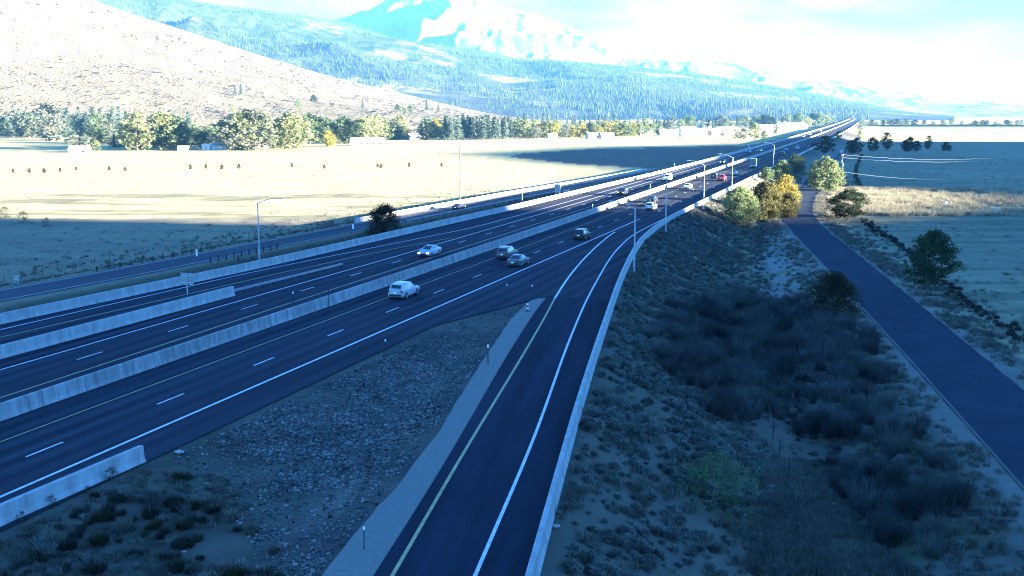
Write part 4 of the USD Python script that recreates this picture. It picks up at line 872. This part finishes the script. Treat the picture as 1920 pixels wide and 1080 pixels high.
def scatter(name, protos, pos, sc, label, cat=None, parent='/World', yaw=None, kind='stuff'):
    path = fresh(str(parent), name); pi_ = UsdGeom.PointInstancer.Define(stage, path)
    rel = []
    for k, (m, mt) in enumerate(protos):
        rel.append(usdkit.mesh(stage, '%s/kind_%03d' % (path, k), m, mt).GetPath())
    n = len(pos); pi_.CreatePrototypesRel().SetTargets(rel)
    rng = np.random.default_rng(n)
    pi_.CreateProtoIndicesAttr(Vt.IntArray.FromNumpy(rng.integers(0, len(protos), n).astype(np.int32)))
    pi_.CreatePositionsAttr(Vt.Vec3fArray.FromNumpy(np.asarray(pos, np.float32)))
    sc = np.asarray(sc, np.float32); sc = np.repeat(sc[:, None], 3, 1) if sc.ndim == 1 else sc
    pi_.CreateScalesAttr(Vt.Vec3fArray.FromNumpy(np.ascontiguousarray(sc)))
    q = quat(rng.uniform(0, 2 * pi, n)) if yaw is None else yaw
    pi_.CreateOrientationsAttr(Vt.QuathArray([Gf.Quath(float(a), float(b), float(c), float(d)) for a, b, c, d in q]))
    tag(pi_, label=label, cat=None, kind=kind); return pi_
def on_ground(x, y): return np.stack([x, y, ground_z(x, y)], -1)
rng = np.random.default_rng(5)
def sample_sn(n, s0, s1, e0, e1, dens=None):
    """points on the east bank, e metres beyond the ramp barrier"""
    s = rng.uniform(s0, s1, n); e = rng.uniform(e0, e1, n); p = R(s, n_barrier(s) + e)
    x, y = p[:, 0], p[:, 1]; ok = x < front_x(np.clip(y, -60, 1040)) - 5.5
    if dens: ok &= rng.uniform(0, 1, n) < dens(x, y, e)
    ok &= ~(shapely.contains_xy(SPUR, x, y) & (rng.uniform(0, 1, n) < .85))
    return x[ok], y[ok], e[ok]
patchy = lambda x, y, k, sd: sstep(.36, .60, meshkit.fbm(np.stack([x, y, 0 * x], -1) / k, 3, sd))
x, y, e = sample_sn(11500, 30, 262, .8, 26, lambda x, y, e: (.25 + .75 * patchy(x, y, 5.0, 41)) * np.where(e < 13, 1, .3) * np.where((y < 72) & (e > 9), .8, 1))
d = np.hypot(x, y); o = np.argsort(d); x, y = x[o], y[o]
sagekinds = []
for k in range(4):
    t = kindproto('sagebrush_%d' % k); obj('foliage', sage_mesh(300 + k), M['sage'], t); sagekinds.append(t)
ps = on_ground(x, y); sc = rng.uniform(.32, .95, len(x)) * np.where(patchy(x, y, 9, 43) > .5, 1.15, .85)
NI = 280
for k in range(min(NI, len(x))):
    thing('sagebrush', ps[k], rng.uniform(0, 6.28), (sc[k], sc[k], sc[k] * rng.uniform(.8, 1.15)), ref=sagekinds[int(rng.integers(4))], label='grey-green sagebrush clump on the shaded bank right of the ramp', cat='sagebrush', group='sagebrush on the bank beside the ramp')
sm = [(sage_mesh(300 + k), M['sage']) for k in range(4)]
scatter('sagebrush_cover', sm, ps[NI:], sc[NI:], 'sagebrush covering the farther bank between ramp barrier and ditch')
# bare brush thicket in the hollow
TH = np.array([spot(px, py, -4.8)[:2] for px, py in ((1225, 660), (1300, 590), (1400, 550), (1500, 570), (1570, 610), (1640, 690), (1700, 790), (1760, 890), (1800, 990), (1740, 1060), (1680, 1040), (1610, 960), (1540, 850), (1470, 780), (1400, 800), (1300, 800), (1240, 740))])
from shapely.geometry import Polygon
import shapely
def in_poly(poly, n, rng=rng):
    P = Polygon(poly).buffer(0); b = P.bounds; x = rng.uniform(b[0], b[2], n); y = rng.uniform(b[1], b[3], n); k = shapely.contains_xy(P, x, y)
    return x[k], y[k]
def brush_mesh(seed):
    r_ = np.random.default_rng(seed); return blades(r_, 260, 2.2, .75, .016, .42)
bk = []
for k in range(3):
    t = kindproto('brush_%d' % k); obj('stems', brush_mesh(400 + k), M['twig'], t); bk.append(t)
x, y = in_poly(TH, 1500); k_ = rng.uniform(0, 1, len(x)) < .32 + .6 * patchy(x, y, 6.0, 97); x, y = x[k_], y[k_]; x += rng.normal(0, 1.1, len(x)); ps = on_ground(x, y); d = np.hypot(x, y); ps = ps[np.argsort(d)]
NB_ = 290
rest_b = ps[NB_:]
scatter('bare_brush', [(brush_mesh(400 + q), M['twig']) for q in range(3)], rest_b, np.stack([(bs := rng.uniform(.4, 1.0, len(rest_b))) * 1.3, bs * 1.3, bs], -1), 'leafless dark brush filling the hollow farther back')
for p in ps[:NB_]:
    s_ = rng.uniform(.35, 1.0); thing('bare_bush', p, rng.uniform(0, 6.28), (s_ * 1.1, s_ * 1.1, s_), ref=bk[int(rng.integers(3))], label='leafless dark bush of the thicket in the hollow beside the side road', cat='bush', group='bare bushes of the thicket')
# dry grass
def tuft_mesh(seed, n=46, h=.42, sp=.32): return blades(np.random.default_rng(seed), n, h, sp, .016, .55)
tm = [(tuft_mesh(500 + k), M['dry_grass']) for k in range(4)]
X1, Y1, E1 = sample_sn(14000, 24, 300, .6, 30, lambda x, y, e: .15 + .5 * patchy(x, y, 4.0, 51) + .35 * ((y < 80) & (e > 8)))
GR = np.array([spot(px, py, -4.7)[:2] for px, py in ((1500, 860), (1640, 1000), (1760, 1090), (1400, 1090), (1440, 900))]); X2, Y2 = in_poly(GR, 5200)
yy_ = rng.uniform(40, 420, 9000); off = 4.2 + rng.gamma(1.6, 2.2, 9000); sd = np.where(rng.uniform(0, 1, 9000) < .68, 1, -1); X3 = front_x(yy_) + off * sd; Y3 = yy_
k = rng.uniform(0, 1, 9000) < .2 + .8 * patchy(X3, Y3, 5, 52); X3, Y3 = X3[k], Y3[k]
s4 = rng.uniform(60, 330, 9000); n4 = n_wroad(s4) - 4.8 - rng.gamma(1.5, 5.0, 9000); k4 = rng.uniform(0, 1, 9000) < .3; s4, n4 = s4[k4], n4[k4]; p4 = R(s4, n4)
s5 = rng.uniform(50, 300, 2600); n5 = n_outer(s5) - rng.uniform(1, 20, 2600); p5 = R(s5, n5); ok5 = np.abs(n5 - n_wroad(s5)) > 4.2; p5 = p5[ok5]
xg = np.concatenate([X1, X2, X3, p4[:, 0], p5[:, 0]]); X6, Y6 = in_poly(np.array([R(s, n)[:2] for s, n in ((28, 8), (49, 8), (51, 12), (46, 17), (40, 22), (30, 27), (22, 24))]), 3600); k6 = patchy(X6, Y6, 3.5, 55) > .35; xg = np.concatenate([xg, X6[k6]]); yg = np.concatenate([Y1, Y2, Y3, p4[:, 1], p5[:, 1], Y6[k6]])
scatter('dry_grass', tm, on_ground(xg, yg) - [0, 0, .02], np.where(np.arange(len(xg)) >= len(xg) - int(k6.sum()), .55, 1) * rng.uniform(.5, 1.4, len(xg)), 'dry grass tufts along the banks and verges')
# field stubble, bigger clumps far out
xs = rng.uniform(-190, 260, 16000); ys_ = rng.uniform(120, 620, 16000); s6, n6 = road_sn(xs, ys_); fx6 = xs - front_x(np.clip(ys_, -60, 1040))
k = ((n6 < n_wroad(s6) - 9) & (rng.uniform(0, 1, 16000) < np.where(ys_ < 240, 1, .12)) | (fx6 > 11)) & (rng.uniform(0, 1, 16000) < .05 + .8 * patchy(xs * .4, ys_, 9, 53)); xs, ys_ = xs[k], ys_[k]
Yt = rng.uniform(255, 345, 5200); Xt = front_x(Yt) + 7 + rng.gamma(1.4, 26, 5200); kt = patchy(Xt, Yt, 7, 57) > .3
scatter('tall_grass', [(tuft_mesh(540 + q, 50, .9, .5), M['straw']) for q in range(3)], on_ground(Xt[kt], Yt[kt]), rng.uniform(.6, 1.6, int(kt.sum())), 'tall dry grass beside the utility pole and pasture edge')
scatter('field_weeds', [(tuft_mesh(520 + q, 40, .38, .6), M['dry_grass'] if q else M['sage_dark']) for q in range(4)], on_ground(xs, ys_), rng.gamma(3, .2, len(xs)).clip(.25, 1.4), 'scattered weeds over the fields on both sides')
qx = rng.uniform(1612, 1990, 900); qy = 236.5 + rng.uniform(-.8, .8, 900); hp = np.array([spot(a, b, BASE) for a, b in zip(qx, qy)])
scatter('far_hedge', [(sage_mesh(350 + q), M['leaf_dark']) for q in range(2)], hp, np.stack([rng.uniform(4, 9, 900), rng.uniform(4, 9, 900), rng.uniform(2, 4.5, 900)], -1), 'far dark hedge line under the tiny trees on the right')
# dark hedge and ditch weeds right of the side road
HL = np.array([spot(px, py, -4.6)[:2] for px, py in ((1960, 668), (1920, 640), (1800, 560), (1700, 470), (1640, 430), (1617, 412))])
WL = np.array([spot(px, py, -4.6)[:2] for px, py in ((1612, 352), (1604, 330), (1606, 312), (1612, 298), (1617, 290))])
def along(L, n, w):
    c = np.concatenate([[0], np.cumsum(np.linalg.norm(np.diff(L, axis=0), axis=1))]); u = rng.uniform(0, c[-1], n); return np.interp(u, c, L[:, 0]) + rng.normal(0, w, n), np.interp(u, c, L[:, 1]) + rng.normal(0, w, n)
hx, hy = along(HL, 260, .55); hx2, hy2 = along(WL, 300, .4); hx, hy = np.concatenate([hx, hx2]), np.concatenate([hy, hy2])
scatter('ditch_weeds', [(sage_mesh(330 + q), M['sage_dark']) for q in range(2)], on_ground(hx, hy), rng.uniform(.35, 1.0, len(hx)), 'dark weeds along the ditch lines of the right pasture')
# lower left corner brush
weedkinds = []
for k in range(4):
    t = kindproto('weed_%d' % k); v, f = blades(np.random.default_rng(700 + k), 170, .75, .5, .03, .75); obj('foliage', (v, f), M[('sage_dark', 'leaf_olive', 'sage', 'dry_grass')[k]], t); weedkinds.append(t)
CL = np.array([R(s, n)[:2] for s, n in ((30, 8), (48.5, 8.2), (50, 11), (46, 15), (43, 20), (38, 23), (26, 26))]); x, y = in_poly(CL, 460)
ps = on_ground(x, y); ps = ps[patchy(ps[:, 0], ps[:, 1], 3.0, 88) > .2]
for p in ps[:210]:
    s_ = rng.uniform(.25, .85); thing('weed_bush', p, rng.uniform(0, 6.28), (s_, s_, s_ * rng.uniform(.7, 1.2)), ref=weedkinds[[0, 1, 0, 2, 3][int(rng.integers(5))]], label='ragged weed bush on bare soil in the lower left corner', cat='bush', group='weed bushes in the lower left corner')
# brush specks on the bare hill, trees on the forested hills
th = rng.uniform(-27, 1, 11000); rr_ = rng.uniform(1260, 2120, 11000); k = rng.uniform(0, 1, len(th)) < .25 + .75 * patchy(th * 40, rr_, 60, 71); th, rr_ = th[k], rr_[k]
zz = bare.z(th, rr_); k = zz > BASE + 2; th, rr_, zz = th[k], rr_[k], zz[k]
scatter('hill_brush', [(sage_mesh(340 + q), M['hill_brush']) for q in range(2)], np.stack([rr_ * np.sin(np.radians(th)), rr_ * np.cos(np.radians(th)), zz - .2], -1), np.stack([(hs := rng.gamma(3, .55, len(th)).clip(.6, 4.5)) * 1.5, hs, hs * .7], -1), 'brush dotted over the bare hillside')
def cone_tree(seed):
    r_ = np.random.default_rng(seed); m = MB()
    for k in range(3):
        z = .08 + .28 * k; c = trimesh.creation.cone(.21 - .055 * k, .42, sections=6); c.apply_translation([0, 0, z]); v = np.array(c.vertices); v += r_.normal(0, .012, v.shape); m.add(v, c.faces)
    return m.get()
n = 90000; th = rng.uniform(-27, 18, n); rr_ = np.sqrt(rng.uniform(3000 ** 2, 5700 ** 2, n)); k = rng.uniform(0, 1, n) < (.08 + .92 * patchy(rr_ * np.sin(np.radians(th)), rr_, 330, 72)) * (.25 + .75 * patchy(rr_ * np.sin(np.radians(th)), rr_, 70, 73)); th, rr_ = th[k], rr_[k]
zz = wood.z(th, rr_); k = zz > BASE + 3; th, rr_, zz = th[k], rr_[k], zz[k]; h_ = rng.gamma(5, 1.9, len(th)).clip(4, 16)
scatter('distant_forest', [(cone_tree(q), M['far_needle']) for q in range(3)], np.stack([rr_ * np.sin(np.radians(th)), rr_ * np.cos(np.radians(th)), zz - 1], -1), np.stack([h_ * 1.15, h_ * 1.15, h_], -1), 'distant conifer forest on the hazy foothills')

# ---------------------------------------------------- rocks and litter
def stone(seed):
    r_ = np.random.default_rng(seed); m = trimesh.creation.icosphere(1, .5); v = np.array(m.vertices); v *= (1 + .28 * (r_.uniform(-1, 1, (len(v), 1)))) * np.array([1, r_.uniform(.6, .95), r_.uniform(.5, .75)])
    return v, np.array(m.faces)
stones = [stone(q) for q in range(6)]
RB = [(8.2, s) for s in np.arange(50, 86, 6)]
poly = [R(s, 8.0)[:2] for s in np.arange(51, 84, 4)] + [R(s, n)[:2] for s, n in ((90, 8.2), (97, 9.2), (102, 10.2))] + [R(s, n_stripL(s) - .25)[:2] for s in np.arange(101, 30, -3)] + [R(s, n)[:2] for s, n in ((36, 22.5), (42, 19.5), (47, 14.5), (49.5, 11))]
x, y = in_poly(np.array(poly), 85000); k = rng.uniform(0, 1, len(x)) < (.30 + .70 * patchy(x, y, 5, 81)) * (1 - .75 * sstep(82, 92, road_sn(x, y)[0])); x, y = x[k], y[k]
o = np.argsort(np.hypot(x, y)); x, y = x[o], y[o]; sz = rng.gamma(4, .026, len(x)).clip(.05, .25); zz = ground_z(x, y) + sz * .16
bed = thing('rock_bed', label='bed of grey broken rocks between the main lanes and the ramp', cat='rocks')
big_ = np.argsort(np.hypot(x, y) / sz)[:300]; rest = np.setdiff1d(np.arange(len(x)), big_)
for k in big_:
    v, f = stones[int(rng.integers(6))]; a = rng.uniform(0, 6.28); c, s_ = math.cos(a), math.sin(a)
    obj('stone', (v @ np.array([[c, s_, 0], [-s_, c, 0], [0, 0, 1]]) * sz[k] + [x[k], y[k], zz[k]], f), M['rock'], bed)
scatter('small_stones', [(m_, M['rock']) for m_ in stones], np.stack([x, y, zz], -1)[rest], sz[rest], None, parent=bed)
def litter(px, py, w, label, name='litter_bag', z=-.3):
    p = spot(px, py, z); zz = float(ground_z(p[0], p[1])); p = spot(px, py, zz); v, f = stone(int(px)); thing_ = obj(name, (v * np.array([w, w * .7, w * .6]) * .75 + p + [0, 0, w * .12], f), M['concrete'], label=label, cat='litter')
litter(337, 850, .75, 'crumpled white bag lying at the upper edge of the rock bed'); litter(1043, 988, .5, 'pale litter lying just outside the ramp barrier, lower piece', z=-.3); litter(1047, 962, .42, 'pale litter lying just outside the ramp barrier, upper piece'); litter(357, 1022, .3, 'white scrap among the stones near the bottom')
litter(126, 1036, .4, 'white scrap in the weeds at the lower left corner'); litter(88, 948, .25, 'small white scrap at the foot of the lower left barrier'); litter(345, 1036, .3, 'pale scrap at the bottom left of the rock bed')
def far_box(px, py, w, h, label): p = spot(px, py, -4.5); v, f = stone(int(px)); obj('white_tank', (v * np.array([w, w, h * 1.5]) + [p[0], p[1], float(ground_z(p[0], p[1])) + h * .45], f), M['reflector'], label=label, cat='tank', smooth=True)
far_box(1773, 384, 1.6, 1.0, 'rounded white tank lying in the pasture, right one'); far_box(1745, 381, 1.0, .8, 'small white object beside the white tank in the pasture')

# ---------------------------------------------------- houses and sheds
def house(px, py, w, d, h, wall, roof, label, head=0.0, z=BASE, name='house', ridge=.28, pos=None):
    p = spot(px, py, z) if pos is None else pos
    t = thing(name, p, head, label=label, cat='house' if name == 'house' else 'shed')
    rh = w * ridge if ridge < 1 else ridge
    prof = [(-d / 2, 0), (d / 2, 0), (d / 2, h), (0, h + rh * .6), (-d / 2, h)]
    v = np.array([(x_, a, b) for x_ in (-w / 2, w / 2) for a, b in prof]); f = [[0, 1, 6], [0, 6, 5], [1, 2, 7], [1, 7, 6], [4, 0, 5], [4, 5, 9], [0, 2, 1], [0, 3, 2], [0, 4, 3], [5, 6, 7], [5, 7, 8], [5, 8, 9]]
    wl = obj('walls', (v, np.array(f)), M[wall], t)
    o_ = .4; m = MB()
    for sd in (-1, 1):
        a = np.array([(-w / 2 - o_, sd * (d / 2 + o_), h - o_ * rh * 1.2 / d), (w / 2 + o_, sd * (d / 2 + o_), h - o_ * rh * 1.2 / d), (w / 2 + o_, 0, h + rh * .6), (-w / 2 - o_, 0, h + rh * .6)]); q = np.vstack([a + [0, 0, .05], a + [0, 0, .25]])
        m.add(q, [[0, 1, 2, 3], [4, 7, 6, 5], [0, 4, 5, 1], [1, 5, 6, 2], [2, 6, 7, 3], [3, 7, 4, 0]])
    rf = obj('roof', m.get(), M[roof], t)
    for k in range(max(1, int(w / 4.5))):
        x_ = -w / 2 + (k + .6) * w / max(1, int(w / 4.5) + .2); obj('window' if k else 'door', boxmesh((x_, -d / 2 - .01, h * .55 if k else h * .42), (1.3 if k else 1.1, .06, 1.1 if k else h * .8)), M['glass' if k else 'wall_grey'], t)
        if k: obj('window', boxmesh((w / 2 + .01, -d / 4 + (k % 2) * d / 2, h * .55), (.06, 1.3, 1.1)), M['glass'], t)
    if name == 'house': obj('chimney', boxmesh((w * .2, d * .12, h + rh * .55), (.7, .7, 1.4)), M['wall_grey'], rf.GetPath())
for q in ((222, 262, 15, 9, 3.6, 'wall_white', 'roof_white', 'white roofed house half hidden among the left trees', .2), (380, 252, 9, 8, 5.2, 'wall_white', 'roof_white', 'tall white house front among the left trees', .1), (414, 281, 9, 7, 3.0, 'wall_blue', 'roof_grey', 'blue walled house at the field edge below the dark trees', 0), (296, 276, 7, 6, 2.8, 'wall_grey', 'roof_grey', 'small grey house in the shade of the left trees', .3), (388, 281, 5, 4, 2.6, 'wall_white', 'roof_white', 'tiny white shed at the field edge left of the blue house', 0), (344, 283, 6, 4, 2.0, 'wall_white', 'roof_white', 'low white shed at the field edge', .1), (150, 287, 12, 4, 2.0, 'wall_white', 'roof_white', 'low white trailer at the left field edge', 0),
          (492, 280, 8, 6, 3.0, 'wall_white', 'roof_white', 'white house at the foot of the tall cottonwoods', .2), (690, 273, 24, 8, 3.0, 'wall_white', 'roof_white', 'long low white building before the belt', .05), (776, 262, 10, 8, 3.5, 'wall_grey', 'roof_white', 'pale roofed house in the gap of the belt', .4), (1112, 260, 12, 9, 3.4, 'wall_grey', 'roof_grey', 'grey roofed house among the yellow trees', .3), (1138, 260, 12, 9, 3.2, 'wall_white', 'roof_white', 'white house right of the grey roofed one', .1), (1035, 259, 9, 7, 3.0, 'wall_tan', 'roof_brown', 'brown roofed house under the yellow trees', .2),
          (1210, 253, 14, 9, 4, 'wall_white', 'roof_white', 'white building at the right end of the belt', .1), (1262, 254, 30, 12, 4, 'wall_white', 'roof_white', 'large pale shed beyond the dark shadow field', .1), (1290, 256, 16, 10, 7, 'wall_white', 'roof_white', 'tall white block among the pale sheds', .1), (1318, 254, 34, 12, 4.5, 'wall_tan', 'roof_white', 'long pale building with dark base line', .05), (1322, 239, 22, 14, 6, 'wall_white', 'roof_white', 'white house with a broad gable on the rise', .4), (1364, 251, 24, 12, 5, 'wall_white', 'roof_white', 'pale shed left of the grey-green round trees', .1), (1440, 244, 26, 14, 5, 'wall_blue', 'roof_white', 'pale blue-grey shed by the highway', .2), (1484, 242, 40, 20, 6, 'wall_white', 'roof_white', 'large white warehouse close to the far highway', .1), (1463, 236, 30, 14, 5, 'wall_white', 'roof_white', 'white shed behind the large warehouse', .1), (1520, 232, 44, 18, 5, 'wall_white', 'roof_white', 'farthest white warehouse beside the highway', .1)):
    house(*q[:8], head=q[8], ridge=min(.28, 4 / q[2]))
